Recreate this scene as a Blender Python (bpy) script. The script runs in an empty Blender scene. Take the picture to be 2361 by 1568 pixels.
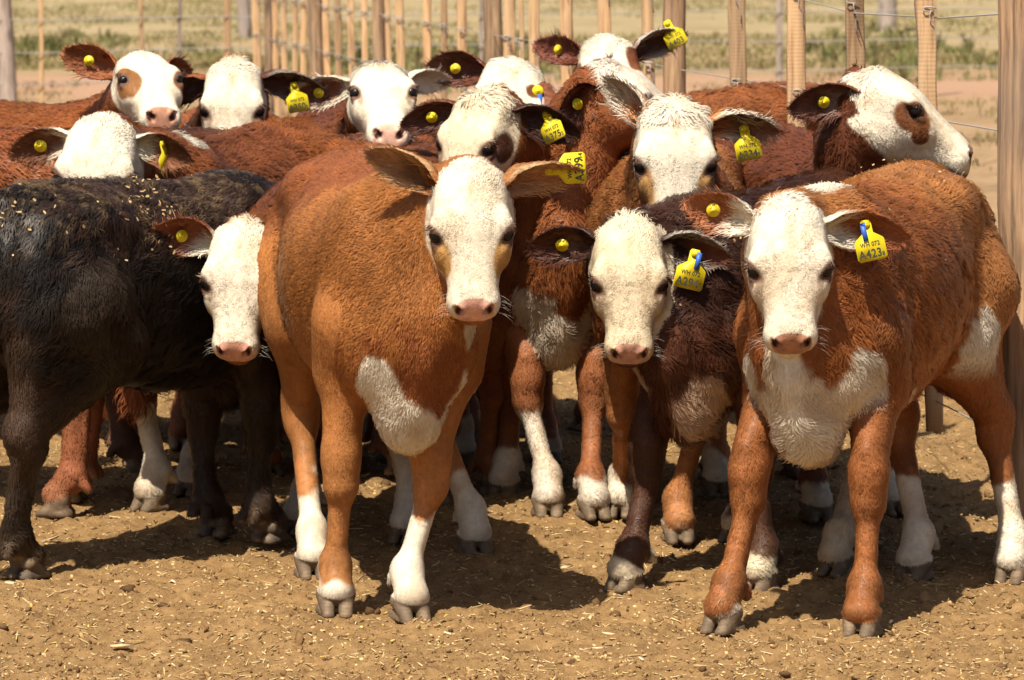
import bpy, bmesh, math, random
import numpy as np
from mathutils import Vector, Matrix

random.seed(7)
rng = np.random.default_rng(11)
scene = bpy.context.scene
COL = scene.collection

# ------------------------------------------------------------------ camera, sky, sun, exposure
FPX, CX, CY, HORIZON, CAM_H = 9000.0, 1180.5, 784.0, -200.0, 1.67   # measured on a 2361 px wide view
TILT = math.atan((CY - HORIZON) / FPX)
cam_data = bpy.data.cameras.new('camera')
cam = bpy.data.objects.new('camera', cam_data)
COL.objects.link(cam)
cam.location = (0, 0, CAM_H)
cam.rotation_euler = (math.pi / 2 - TILT, 0, 0)
cam_data.sensor_width = 36.0
cam_data.lens = 36.0 * FPX / 2361.0
cam_data.clip_start = 0.1
cam_data.clip_end = 5000
cam_data.dof.use_dof = True
cam_data.dof.focus_distance = 9.3
cam_data.dof.aperture_fstop = 10.0
scene.camera = cam

SUN_EL = math.radians(59)
SUN_FROM = np.array([-0.41, -0.91])            # horizontal direction towards the sun
SUN_FROM = SUN_FROM / np.linalg.norm(SUN_FROM)
world = bpy.data.worlds.new('World')
scene.world = world
world.use_nodes = True
wn = world.node_tree
sky = wn.nodes.new('ShaderNodeTexSky')
sky.sky_type = 'NISHITA'
sky.sun_disc = False
sky.sun_elevation = SUN_EL
sky.sun_rotation = math.atan2(SUN_FROM[0], SUN_FROM[1])
sky.dust_density = 3.0
wn.links.new(sky.outputs[0], wn.nodes['Background'].inputs[0])
wn.nodes['Background'].inputs[1].default_value = 0.06
sun_data = bpy.data.lights.new('sun', 'SUN')
sun_data.energy = 5.0
sun_data.angle = math.radians(0.53)
sun_data.color = (1.0, 0.92, 0.775)
sun = bpy.data.objects.new('sun', sun_data)
COL.objects.link(sun)
sv = Vector((-SUN_FROM[0] * math.cos(SUN_EL), -SUN_FROM[1] * math.cos(SUN_EL), -math.sin(SUN_EL)))
sun.rotation_euler = sv.to_track_quat('-Z', 'Y').to_euler()
sun.location = (-4, -6, 12)
scene.view_settings.view_transform = 'Standard'
scene.view_settings.look = 'None'
scene.view_settings.exposure = 0.68
scene.view_settings.gamma = 1.0

# ------------------------------------------------------------------ helpers
_fw = np.array([0, math.cos(TILT), -math.sin(TILT)])
_up = np.array([0, math.sin(TILT), math.cos(TILT)])


def ray(x, y):
    return _fw + np.array([1.0, 0, 0]) * (x - CX) / FPX - _up * (y - CY) / FPX


def at(x, y, d):
    """world point seen at (x, y) of the 2361 px view, at horizontal distance d"""
    r = ray(x, y)
    return np.array([0, 0, CAM_H]) + r * (d / r[1])


def gnd(x, y, z=0.0):
    r = ray(x, y)
    return np.array([0, 0, CAM_H]) + r * ((z - CAM_H) / r[2])


def unit(v):
    v = np.asarray(v, float)
    return v / (np.linalg.norm(v) + 1e-12)


def tag(o, label=None, cat=None, group=None, kind=None):
    if label: o['label'] = label
    if cat: o['category'] = cat
    if group: o['group'] = group
    if kind: o['kind'] = kind
    return o


def empty(name, loc=(0, 0, 0), rz=0.0):
    o = bpy.data.objects.new(name, None)
    o.empty_display_size = 0.1
    COL.objects.link(o)
    o.location = loc
    o.rotation_euler = (0, 0, rz)
    return o


def mesh_obj(name, V, F, mat, parent=None, smooth=True):
    me = bpy.data.meshes.new(name)
    V = np.asarray(V, np.float32)
    F = [list(map(int, f)) for f in F] if not isinstance(F, np.ndarray) else F
    me.vertices.add(len(V))
    me.vertices.foreach_set('co', V.ravel())
    if isinstance(F, np.ndarray):
        n, k = F.shape
        me.loops.add(n * k)
        me.loops.foreach_set('vertex_index', F.astype(np.int32).ravel())
        me.polygons.add(n)
        me.polygons.foreach_set('loop_start', np.arange(0, n * k, k, dtype=np.int32))
    else:
        tot = sum(len(f) for f in F)
        me.loops.add(tot)
        me.loops.foreach_set('vertex_index', np.array([i for f in F for i in f], np.int32))
        me.polygons.add(len(F))
        st = np.cumsum([0] + [len(f) for f in F[:-1]]).astype(np.int32)
        me.polygons.foreach_set('loop_start', st)
    me.update(calc_edges=True)
    me.validate()
    if smooth:
        me.polygons.foreach_set('use_smooth', np.ones(len(me.polygons), bool))
    if mat: me.materials.append(mat)
    o = bpy.data.objects.new(name, me)
    COL.objects.link(o)
    if parent is not None: o.parent = parent
    return o


def set_attr(me, name, typ, arr, dom='POINT'):
    a = me.attributes.new(name, typ, dom)
    key = {'FLOAT': 'value', 'FLOAT_VECTOR': 'vector', 'FLOAT_COLOR': 'color'}[typ]
    a.data.foreach_set(key, np.ascontiguousarray(arr, np.float32).ravel())


class SineNoise:
    """cheap smooth vector noise: sums of random plane waves"""
    def __init__(self, seed, freq, n=10, dim=3):
        r = np.random.default_rng(seed)
        k = r.normal(size=(n, dim))
        k /= np.linalg.norm(k, axis=1, keepdims=True)
        self.k = (k * freq * (0.6 + 0.8 * r.random((n, 1)))).T
        self.ph = r.random(n) * 6.28
        self.n = n

    def __call__(self, P):
        return np.sin(P @ self.k + self.ph).sum(1) / math.sqrt(self.n / 2.0) * 0.6


def sstep(a, b, x):
    t = np.clip((x - a) / (b - a), 0, 1)
    return t * t * (3 - 2 * t)


class NT:
    """small node-tree writer"""
    def __init__(self, name):
        self.m = bpy.data.materials.new(name)
        self.m.use_nodes = True
        self.t = self.m.node_tree
        self.b = self.t.nodes['Principled BSDF']

    def n(self, typ, **kw):
        o = self.t.nodes.new('ShaderNode' + typ)
        for k, v in kw.items():
            if k == 'ins':
                for i, val in v.items():
                    if hasattr(val, 'is_output') or isinstance(val, bpy.types.NodeSocket):
                        self.t.links.new(val, o.inputs[i])
                    else:
                        o.inputs[i].default_value = val
            else:
                setattr(o, k, v)
        return o

    def link(self, a, b): self.t.links.new(a, b)

    def noise(self, vec, scale, detail=4, rough=0.6):
        return self.n('TexNoise', ins={'Vector': vec, 'Scale': scale, 'Detail': detail, 'Roughness': rough}).outputs['Fac']

    def ramp(self, fac, stops):
        r = self.n('ValToRGB', ins={'Fac': fac})
        e = r.color_ramp.elements
        while len(e) < len(stops): e.new(0.5)
        for i, (p, c) in enumerate(stops):
            e[i].position = p
            e[i].color = (*c, 1) if len(c) == 3 else c
        return r.outputs['Color']

    def mix(self, fac, a, b, blend='MIX'):
        m = self.n('Mix', data_type='RGBA', blend_type=blend)
        for sock, v in ((m.inputs[0], fac), (m.inputs[6], a), (m.inputs[7], b)):
            if isinstance(v, bpy.types.NodeSocket): self.t.links.new(v, sock)
            else: sock.default_value = v if not isinstance(v, tuple) or len(v) == 4 else (*v, 1)
        return m.outputs[2]

    def math(self, op, a, b=0.0, clamp=False):
        m = self.n('Math', operation=op, use_clamp=clamp)
        for i, v in enumerate((a, b)):
            if isinstance(v, bpy.types.NodeSocket): self.t.links.new(v, m.inputs[i])
            else: m.inputs[i].default_value = v
        return m.outputs[0]

    def bump(self, h, dist, strength=1.0):
        b = self.n('Bump', ins={'Height': h, 'Distance': dist, 'Strength': strength})
        self.link(b.outputs[0], self.b.inputs['Normal'])


# ------------------------------------------------------------------ materials
def mat_body():
    t = NT('calf_hide')
    a = t.n('Attribute', attribute_name='coat')
    g = t.n('Attribute', attribute_name='gloss')
    co = t.n('TexCoord').outputs['Object']
    f = t.noise(co, 60, 5)
    v = t.ramp(f, [(0.3, (0.72, 0.72, 0.72)), (0.7, (1.1, 1.1, 1.1))])
    c = t.mix(1.0, a.outputs['Color'], v, 'MULTIPLY')
    t.link(c, t.b.inputs['Base Color'])
    r = t.math('MULTIPLY_ADD', g.outputs['Fac'], -0.66)
    t.t.nodes[-1].inputs[2].default_value = 0.8
    t.link(r, t.b.inputs['Roughness'])
    t.b.inputs['Specular IOR Level'].default_value = 0.25
    t.bump(t.noise(co, 220, 4), 0.002, 0.6)
    return t.m


def mat_fur():
    t = NT('calf_fur')
    a = t.n('Attribute', attribute_name='coat')
    nr = t.n('Attribute', attribute_name='skin_normal')
    tr = t.n('VectorTransform', vector_type='NORMAL', convert_from='OBJECT', convert_to='WORLD')
    t.link(nr.outputs['Vector'], tr.inputs[0])
    t.link(a.outputs['Color'], t.b.inputs['Base Color'])
    t.link(tr.outputs[0], t.b.inputs['Normal'])
    t.b.inputs['Roughness'].default_value = 0.46
    t.b.inputs['Specular IOR Level'].default_value = 0.28
    t.m.cycles.use_bump_map_correction = False
    return t.m


def mat_plain(name, col, rough=0.5, spec=0.4):
    t = NT(name)
    co = t.n('TexCoord').outputs['Object']
    f = t.noise(co, 45, 4)
    c = t.mix(f, tuple(x * 0.82 for x in col), tuple(min(1, x * 1.12) for x in col))
    g = t.ramp(t.noise(co, 26, 5, .7), [(.50, (0, 0, 0)), (.72, (.55, .55, .55))])
    c = t.mix(g, c, tuple(.35 * x + d_ for x, d_ in zip(col, (.13, .085, .04))))
    t.link(c, t.b.inputs['Base Color'])
    t.b.inputs['Roughness'].default_value = rough
    t.b.inputs['Specular IOR Level'].default_value = spec
    return t.m


def mat_wood(name, cols, saw=0.0, seed=0.0):
    """sawn or weathered timber, grain along Z; per-object tint"""
    t = NT(name)
    co = t.n('TexCoord').outputs['Object']
    rnd = t.n('ObjectInfo').outputs['Random']
    off = t.n('CombineXYZ', ins={0: t.math('MULTIPLY', rnd, 13.0), 1: t.math('MULTIPLY', rnd, 7.0), 2: t.math('MULTIPLY', rnd, 31.0)})
    mp = t.n('Mapping', ins={'Vector': co, 'Location': off.outputs[0], 'Scale': (38, 38, 2.2)})
    g = t.noise(mp.outputs[0], 1.6, 6, 0.65)
    c = t.ramp(g, [(0.36, cols[0]), (0.5, cols[1]), (0.64, cols[2])])
    mp2 = t.n('Mapping', ins={'Vector': co, 'Location': off.outputs[0], 'Scale': (5, 5, 1.2)})
    st = t.noise(mp2.outputs[0], 1.5, 4)
    c = t.mix(t.ramp(st, [(0.52, (0, 0, 0)), (0.75, (0.75, 0.75, 0.75))]), c, cols[3])
    tint = t.ramp(rnd, [(0.0, (0.58, 0.55, 0.53)), (0.4, (0.80, 0.79, 0.77)), (0.7, (0.95, 0.93, 0.9)), (1.0, (1.06, 0.99, 0.92))])
    c = t.mix(1.0, c, tint, 'MULTIPLY')
    mk = t.n('Mapping', ins={'Vector': co, 'Location': off.outputs[0], 'Scale': (9, 9, 2.6)})
    kn = t.n('TexVoronoi', feature='F1', ins={'Vector': mk.outputs[0], 'Scale': 1.0})
    c = t.mix(t.n('MapRange', ins={0: kn.outputs['Distance'], 1: .10, 2: .22, 3: .75, 4: 0.0}).outputs[0], c, tuple(x * .45 for x in cols[0]))
    h = t.math('MULTIPLY', g, 0.6)
    if saw:
        w = t.n('TexWave', wave_type='BANDS', bands_direction='Z', ins={'Vector': co, 'Scale': saw, 'Distortion': 1.2, 'Detail': 2.0, 'Detail Scale': 3.0})
        pv = t.noise(co, 9.0, 3)
        k = t.math('MULTIPLY', w.outputs['Fac'], t.math('MULTIPLY', pv, .22))
        c = t.mix(k, c, cols[0])
        h = t.math('ADD', h, t.math('MULTIPLY', w.outputs['Fac'], t.math('MULTIPLY', pv, .35)))
    t.link(c, t.b.inputs['Base Color'])
    t.b.inputs['Roughness'].default_value = 0.85
    t.bump(h, 0.003, 0.45)
    return t.m


M = {
    'hide': mat_body(), 'fur': mat_fur(),
    'tag': mat_plain('yellow_plastic', (0.70, 0.55, 0.015), 0.45, 0.35),
    'ink': mat_plain('black_ink', (0.035, 0.035, 0.02), 0.6, 0.2),
    'blue': mat_plain('blue_plastic', (0.03, 0.12, 0.5), 0.45),
    'dropper': mat_wood('sawn_wood', [(0.33, 0.195, 0.105), (0.53, 0.345, 0.19), (0.63, 0.43, 0.25), (0.36, 0.26, 0.18)], 26.0),
    'post': mat_wood('weathered_wood', [(0.13, 0.082, 0.05), (0.32, 0.205, 0.122), (0.46, 0.31, 0.19), (0.20, 0.155, 0.12)]),
    'grey_post': mat_wood('grey_wood', [(0.20, 0.16, 0.14), (0.36, 0.30, 0.27), (0.46, 0.38, 0.34), (0.26, 0.22, 0.2)]),
    'wire': mat_plain('galvanised_wire', (0.34, 0.33, 0.32), 0.45, 0.5),
}
ONLY = ''
# ------------------------------------------------------------------ implicit-surface calf
def P_loft(x, c, w, ht, hb, n, org=None, R=None):
    x, c, w, ht, hb = map(lambda a: np.asarray(a, float), (x, c, w, ht, hb))
    xs = np.linspace(x[0], x[-1], 97)                       # smooth the profiles between stations
    def cub(v):
        m = np.gradient(v, x)
        i = np.clip(np.searchsorted(x, xs, side='right') - 1, 0, len(x) - 2)
        h = x[i + 1] - x[i]; t = (xs - x[i]) / h
        lim = np.abs(v[i + 1] - v[i]) / h * 2.5 + 1e-6
        a = np.clip(m[i], -lim, lim); b = np.clip(m[i + 1], -lim, lim)
        return (2 * t**3 - 3 * t**2 + 1) * v[i] + (t**3 - 2 * t**2 + t) * h * a + (3 * t**2 - 2 * t**3) * v[i + 1] + (t**3 - t**2) * h * b
    c, w, ht, hb = cub(c), np.maximum(cub(w), .002), np.maximum(cub(ht), .002), np.maximum(cub(hb), .002)
    x = xs

    def f(P):
        Q = P if org is None else (P - org) @ R
        xc = np.clip(Q[:, 0], x[0], x[-1])
        c_, w_, t_, b_ = (np.interp(xc, x, a) for a in (c, w, ht, hb))
        y = np.abs(Q[:, 1]); z = Q[:, 2] - c_
        h = np.where(z > 0, t_, b_)
        r = ((y / w_) ** n + (np.abs(z) / h) ** n) ** (1 / n) + 1e-9
        RR = np.hypot(y, z)
        d = RR - RR / r
        dx = np.abs(Q[:, 0] - xc)
        return np.where(dx > 0, np.sqrt(np.maximum(d, 0) ** 2 + dx ** 2), d)
    m = max(w.max(), ht.max() + abs(c).max(), hb.max() + abs(c).max())
    if org is None:
        lo = np.array([x[0], -w.max(), (c - hb).min()]); hi = np.array([x[-1], w.max(), (c + ht).max()])
    else:
        cs = np.array([[a, b, e] for a in (x[0], x[-1]) for b in (-w.max(), w.max()) for e in ((c - hb).min(), (c + ht).max())])
        cs = org + cs @ R.T
        lo, hi = cs.min(0), cs.max(0)
    return f, lo, hi


def P_cap(a, b, ra, rb, flat=None, k=1.0):
    """tapered capsule; flat = axis squeezed by factor k"""
    a = np.asarray(a, float); b = np.asarray(b, float)
    ab = b - a; L2 = ab @ ab + 1e-12

    def f(P):
        t = np.clip((P - a) @ ab / L2, 0, 1)
        v = P - (a + t[:, None] * ab)
        if flat is not None:
            s = v @ flat
            v = v + (s * (1 / k - 1))[:, None] * flat
        return np.linalg.norm(v, axis=1) - (ra + (rb - ra) * t)
    r = max(ra, rb)
    return f, np.minimum(a, b) - r, np.maximum(a, b) + r


def P_ell(c, r, R=None):
    c = np.asarray(c, float); r = np.asarray(r, float)

    def f(P):
        q = P - c
        if R is not None: q = q @ R
        k0 = np.linalg.norm(q / r, axis=1)
        k1 = np.linalg.norm(q / r ** 2, axis=1) + 1e-9
        return k0 * (k0 - 1) / k1
    m = r.max() if R is not None else r
    return f, c - m, c + m


class Field:
    def __init__(self): self.pr = []

    def add(self, prim, k=0.03, grp=0, op='u'):
        f, lo, hi = prim
        self.pr.append((f, lo, hi, k, grp, op))

    def ev(self, P, groups=False):
        D = np.full(len(P), 0.5)
        raw = np.full(len(P), 9.0); G = np.zeros(len(P), int)
        for f, lo, hi, k, grp, op in self.pr:
            m = k + 0.035
            I = np.nonzero(np.all((P > lo - m) & (P < hi + m), axis=1))[0]
            if not len(I): continue
            d = f(P[I]); o = D[I]
            if op == 'u':
                h = np.clip(0.5 + 0.5 * (o - d) / k, 0, 1)
                D[I] = o + (d - o) * h - k * h * (1 - h)
                if groups:
                    b = d < raw[I]
                    raw[I[b]] = d[b]; G[I[b]] = grp
            elif op == 's':
                h = np.clip(0.5 - 0.5 * (o + d) / k, 0, 1)
                D[I] = o + (-d - o) * h + k * h * (1 - h)
            elif op == 'a':
                D[I] = o + d
        D = np.maximum(D, 0.002 - P[:, 2])
        return (D, G) if groups else D

    def grad(self, P, e=0.0015):
        g = np.empty_like(P)
        for i in range(3):
            o = np.zeros(3); o[i] = e
            g[:, i] = (self.ev(P + o) - self.ev(P - o)) / (2 * e)
        return g

    def project(self, P, it=2, cap=0.006):
        for _ in range(it):
            d = self.ev(P); g = self.grad(P)
            n2 = np.maximum((g * g).sum(1), 0.15)
            st = -(d / n2)[:, None] * g
            l = np.linalg.norm(st, axis=1, keepdims=True) + 1e-12
            P = P + st * np.minimum(1, cap / l)
        return P


def surface_nets(F, lo, hi, h):
    n = np.ceil((hi - lo) / h).astype(int) + 1
    ax = [lo[i] + h * np.arange(n[i]) for i in range(3)]
    D = np.full(n, 0.5, float)
    for f, l, u, k, g, op in F.pr:
        m = k + 2.2 * h + 0.02
        i0 = [max(0, int((l[i] - m - lo[i]) / h)) for i in range(3)]
        i1 = [min(n[i], int((u[i] + m - lo[i]) / h) + 2) for i in range(3)]
        if any(i1[i] <= i0[i] for i in range(3)): continue
        sl = tuple(slice(i0[i], i1[i]) for i in range(3))
        X = np.stack(np.meshgrid(*[ax[i][sl[i]] for i in range(3)], indexing='ij'), -1).reshape(-1, 3)
        o = D[sl].reshape(-1); d = f(X)
        if op == 'u':
            hh = np.clip(0.5 + 0.5 * (o - d) / k, 0, 1)
            r = o + (d - o) * hh - k * hh * (1 - hh)
        elif op == 's':
            hh = np.clip(0.5 - 0.5 * (o + d) / k, 0, 1)
            r = o + (-d - o) * hh + k * hh * (1 - hh)
        else:
            r = o + d
        D[sl] = r.reshape(D[sl].shape)
    D = np.maximum(D, (0.002 - ax[2])[None, None, :])
    S = D < 0
    cnt = sum(S[a:n[0] - 1 + a, b:n[1] - 1 + b, c:n[2] - 1 + c].astype(np.int8) for a in (0, 1) for b in (0, 1) for c in (0, 1))
    act = (cnt > 0) & (cnt < 8)
    I = np.argwhere(act)
    idx = np.full(act.shape, -1, int)
    idx[act] = np.arange(len(I))
    pos = np.zeros((len(I), 3)); num = np.zeros(len(I))
    cor = {(a, b, c): D[I[:, 0] + a, I[:, 1] + b, I[:, 2] + c] for a in (0, 1) for b in (0, 1) for c in (0, 1)}
    for p in cor:
        for e in range(3):
            if p[e]: continue
            q = list(p); q[e] = 1; q = tuple(q)
            A, B = cor[p], cor[q]
            cr = (A < 0) != (B < 0)
            t = np.where(cr, A / np.where(cr, A - B, 1), 0)
            v = np.tile(np.array(p, float), (len(I), 1)); v[:, e] += t
            pos += np.where(cr[:, None], v, 0); num += cr
    V = lo + h * (I + pos / num[:, None])
    Q = []
    for e in range(3):
        a = (e + 1) % 3; b = (e + 2) % 3
        s0 = [slice(None)] * 3; s1 = [slice(None)] * 3
        s0[e] = slice(0, -1); s1[e] = slice(1, None)
        A = S[tuple(s0)]; B = S[tuple(s1)]
        E = np.argwhere(A != B)
        E = E[(E[:, a] > 0) & (E[:, b] > 0) & (E[:, a] < n[a] - 1) & (E[:, b] < n[b] - 1)]
        inside = A[E[:, 0], E[:, 1], E[:, 2]]
        def cid(da, db):
            K = E.copy(); K[:, a] -= da; K[:, b] -= db
            return idx[K[:, 0], K[:, 1], K[:, 2]]
        q = np.stack([cid(1, 1), cid(0, 1), cid(0, 0), cid(1, 0)], 1)
        q[~inside] = q[~inside][:, ::-1]
        Q.append(q)
    Q = np.concatenate(Q)
    Q = Q[(Q >= 0).all(1)]
    return V, Q


def bez(p0, p1, p2, p3, n):
    t = np.linspace(0, 1, n)[:, None]
    return (1 - t) ** 3 * p0 + 3 * (1 - t) ** 2 * t * p1 + 3 * (1 - t) * t ** 2 * p2 + t ** 3 * p3


HEAD_WIDE = 1.18
# head profile: t along the face, half width, top, bottom (head frame: t down the face, l to the animal's left, u out of the face)
HEAD_T = np.array([-.045, -.03, 0.0, .04, .09, .14, .185, .235, .285, .32, .340, .355, .370, .382, .391])
HEAD_W = np.array([.026, .056, .078, .089, .095, .096, .086, .073, .063, .061, .061, .059, .054, .044, .026])
HEAD_TOP = np.array([-.035, -.008, .022, .042, .052, .050, .040, .030, .023, .020, .015, .006, -.009, -.028, -.046])
HEAD_BOT = np.array([-.055, -.08, -.11, -.145, -.172, -.186, -.175, -.142, -.115, -.103, -.099, -.096, -.090, -.080, -.068])


def calf_field(S):
    """S: spec in local metres -> implicit field and frames"""
    s = S.get('scale', 1.0)
    F = Field()
    by = S.get('belly', 1.0)
    x = np.array([-.60, -.575, -.53, -.46, -.36, -.24, -.10, .05, .20, .32, .42, .48, .52, .54]) * s
    cz = np.array([.78, .775, .765, .755, .75, .745, .735, .72, .71, .715, .71, .69, .675, .67]) * s
    w = np.array([.03, .070, .115, .150, .172, .188, .208 * by, .222 * by, .202 * by, .158, .125, .095, .06, .03]) * s
    ht = np.array([.06, .115, .175, .225, .25, .255, .25, .245, .25, .265, .225, .15, .09, .05]) * s
    hb = np.array([.06, .12, .18, .21, .23, .245, .255 * by, .265 * by, .262, .26, .235, .19, .13, .07]) * s
    F.add(P_loft(x, cz, w, ht, hb, 2.12), 0.02, 0)
    v = lambda a, b, c: np.array([a, b, c]) * s
    for sd in (1, -1):
        F.add(P_ell(v(.33, .105 * sd, .74), np.array([.11, .058, .20]) * s), .06, 0)
        F.add(P_ell(v(.41, .092 * sd, .61), np.array([.08, .055, .10]) * s), .05, 0)
        F.add(P_ell(v(-.40, .105 * sd, .70), np.array([.155, .088, .25]) * s), .07, 0)
        F.add(P_ell(v(-.27, .12 * sd, .91), np.array([.07, .05, .045]) * s), .07, 0)
    F.add(P_ell(v(.44, 0, .515), np.array([.10, .070, .120]) * s), .085, 0)
    F.add(P_cap(v(.45, 0, .44), v(.36, 0, .40), .045 * s, .03 * s), .06, 0)
    # spine ridge
    F.add(P_cap(v(-.5, 0, .965), v(.3, 0, .945), .03 * s, .03 * s), .05, 0)
    # ---- head frame
    WS = HEAD_WIDE * S.get('hw', 1.0)
    hs = S.get('hs', 1.0)
    Ho, HR = S['Ho'], S['HR']
    hp = lambda t, l, u: Ho + HR @ (np.array([t, l * WS, u]) * hs)
    T, W, TP, BT = HEAD_T * hs, HEAD_W * WS * hs, HEAD_TOP * hs, HEAD_BOT * hs
    hc = TP - .38 * (TP - BT)
    F_head = P_loft(T, hc, W, TP - hc, hc - BT, 2.5, Ho, HR)
    # ---- neck
    fdir = np.array([1.0, 0, 0]); up = np.array([0, 0, 1.0])
    u_ax = HR[:, 2]; f_ax = HR[:, 0]
    ndir = unit(u_ax * 0.9 + f_ax * -0.25)
    for (a, b, ra, rb, ta, tb, k, kf) in (
            (v(.30, 0, .84), hp(.012, 0, -.075), .115, .056, unit([.8, 0, .6]), ndir, .08, .92),
            (v(.38, 0, .74), hp(.03, 0, -.10), .118, .076, unit([1, 0, .25]), ndir, .08, .85),
            (v(.44, 0, .62), hp(.07, 0, -.135), .100, .062, unit([1, 0, .1]), unit(u_ax + f_ax * .1), .08, .85)):
        L = np.linalg.norm(b - a)
        C = bez(a, a + ta * L * .36, b - tb * L * .36, b, 8)
        lat = unit(np.cross(up, b - a) + 1e-6)
        for i in range(7):
            r0 = ra + (rb - ra) * i / 7; r1 = ra + (rb - ra) * (i + 1) / 7
            F.add(P_cap(C[i], C[i + 1], r0 * s, r1 * s, lat, kf), .05 if i else k, 1)
    # dewlap
    dl = bez(hp(.09, 0, -.15), hp(.09, 0, -.2), v(.56, 0, .62), v(.50, 0, .50), 6)
    if S.get('dewlap', True):
        for i in range(5):
            F.add(P_cap(dl[i], dl[i + 1], .030 * s, .034 * s, np.array([0, 1.0, 0]), .7), .05, 1)
    # ---- head
    F.add(F_head, .035, 2)
    he = lambda c, r, k, op='u': F.add(P_ell(hp(*c), np.array(r) * hs * np.array([1, WS, 1]), HR), k, 2, op)
    for sd in (1, -1):
        he((.122, .078 * sd, .024), (.036, .018, .018), .022)        # brow
        he((.180, .074 * sd, -.030), (.055, .020, .045), .03)        # cheek bone
        he((.095, .066 * sd, -.125), (.075, .034, .058), .03)        # jaw muscle
        he((.340, .038 * sd, -.036), (.032, .023, .034), .018)       # lip pads
        he((.355, .034 * sd, -.006), (.022, .016, .016), .01)         # nostril rims
        he((.152, .105 * sd, .010), (.026, .022, .018), .010, 's')   # eye socket
    he((.370, 0, -.083), (.029, .038, .021), .008)                   # chin
    he((.02, 0, .016), (.035, .045, .02), .03)                       # poll
    for sd in (1, -1):
        ax = unit([.62, -.55 * sd, -.56]); ay = unit(np.cross([.7, 0, .7], ax)); Rr = HR @ np.stack([ax, ay, np.cross(ax, ay)], 1)
        F.add(P_ell(hp(.369, .035 * sd, -.010), np.array([.025, .0115, .017]) * hs, Rr), .005, 2, 's')
        F.add(P_cap(hp(.172, .092 * sd, .020), hp(.205, .066 * sd, .040), .010 * hs, .006 * hs), .012, 2, 's')
    # lid rims round the eyes
    for sd in (1, -1):
        he((.136, .091 * sd, .022), (.026, .012, .010), .009)
        he((.170, .090 * sd, .004), (.022, .010, .010), .009)

    def mouth(P):
        Q = (P - Ho) @ HR / hs
        u0 = -.063 + .25 * (Q[:, 0] - .37)
        return .0042 * np.exp(-((Q[:, 2] - u0) / .0032) ** 2) * sstep(.27, .31, Q[:, 0]) * hs
    c0 = hp(.34, 0, -.06)
    F.add((mouth, c0 - .075 * hs, c0 + .075 * hs), .0, 2, 'a')

    # ---- legs (order FL FR HL HR), left = +y
    feet = S['feet']
    hoofs = []
    for i in range(4):
        sd = 1 if i in (0, 2) else -1
        g = 3 + i
        hx, hy = feet[i][:2]
        hz = feet[i][2] if len(feet[i]) > 2 else 0.0
        hd = S.get('hoofdir', {}).get(i, 0.0) + .10 * sd
        d = np.array([math.cos(hd), math.sin(hd), 0]); lat = np.array([-d[1], d[0], 0])
        H = np.array([hx, hy, hz])
        fet = H - d * .035 * s + up * .105 * s
        if i < 2:
            elb = v(.30, .118 * sd, .55)
            top = v(.35, .115 * sd, .66)
            kn = elb + (fet - elb) * .52 + d * .022 * s + S.get('knee', {}).get(i, np.zeros(3))
            F.add(P_cap(top, elb, .085 * s, .074 * s), .05, g)
            F.add(P_cap(elb, kn + up * .03 * s, .062 * s, .039 * s, lat, .9), .035, g)
            F.add(P_cap(elb + d * .03 * s, kn + up * .09 * s + d * .012 * s, .045 * s, .030 * s), .03, g)
            F.add(P_cap(kn + up * .040 * s + d * .004, kn - up * .022 * s + d * .006, .0445 * s, .040 * s, lat, .94), .03, g)
            F.add(P_cap(kn - up * .03 * s, fet, .027 * s, .025 * s, lat, .92), .035, g)
        else:
            sti = v(-.27, .125 * sd, .60)
            mid = v(-.36, .13 * sd, .70)
            off = np.array([-.135, 0, .0]) * s * S.get('hock', 1.0)
            hk = sti + (fet - sti) * .46 + off
            F.add(P_cap(mid, sti, .13 * s, .10 * s), .06, g)
            F.add(P_cap(sti, hk + up * .01, .096 * s, .046 * s, lat, .85), .05, g)
            F.add(P_cap(v(-.48, .11 * sd, .66), hk + up * .015 - np.array([.012, 0, 0]), .075 * s, .030 * s, lat, .8), .05, g)
            F.add(P_cap(hk + up * .02, hk - up * .03 + np.array([.012, 0, 0]), .046 * s, .044 * s, lat, .85), .03, g)
            F.add(P_cap(hk - up * .02 + np.array([.008, 0, 0]), fet, .031 * s, .027 * s, lat, .92), .035, g)
        F.add(P_ell(fet, np.array([.033, .033, .038]) * s), .03, g)
        F.add(P_cap((kn if i < 2 else hk) - up * .05 * s - d * .022 * s, fet - d * .020 * s, .014 * s, .018 * s), .015, g)
        F.add(P_cap(fet, H + up * .058 * s + d * .004, .031 * s, .0385 * s), .02, g)
        for e in (1, -1):
            F.add(P_cap(fet - d * .036 * s + lat * .020 * e * s - up * .016 * s, fet - d * .046 * s + lat * .022 * e * s - up * .034 * s, .014 * s, .011 * s), .008, g)
        kk = .012
        for e in (1, -1):
            a = H - d * .010 * s + lat * .022 * e * s + up * .045 * s
            b = H + d * .046 * s + lat * .019 * e * s + up * .006 * s
            c = H - d * .022 * s + lat * .025 * e * s + up * .008 * s
            F.add(P_cap(a, b, .0230 * s, .012 * s), kk, g)
            F.add(P_cap(c, b, .0205 * s, .012 * s), kk, g)
            kk = .004
        hoofs.append((H, d))
    # tail
    if not S.get('tail', True): tl = .35
    else: tl = 1.0
    ta = bez(v(-.575, 0, .90), v(-.68, 0, .90), v(-.64, .01, .90 - .3 * tl), v(-.63, .02, .90 - .48 * tl), 6)
    for i in range(5):
        F.add(P_cap(ta[i], ta[i + 1], (.030 - .003 * i) * s, (.027 - .003 * i) * s), .03 if i == 0 else .012, 0)
    F.add(P_cap(ta[5], ta[5] - up * .12 * s, .016 * s, .028 * s), .02, 7)
    F.hp = hp; F.hoofs = hoofs; F.throat = np.concatenate([[hp(.20, 0, -.17)], dl, [v(.50, 0, .42)]])
    return F


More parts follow.
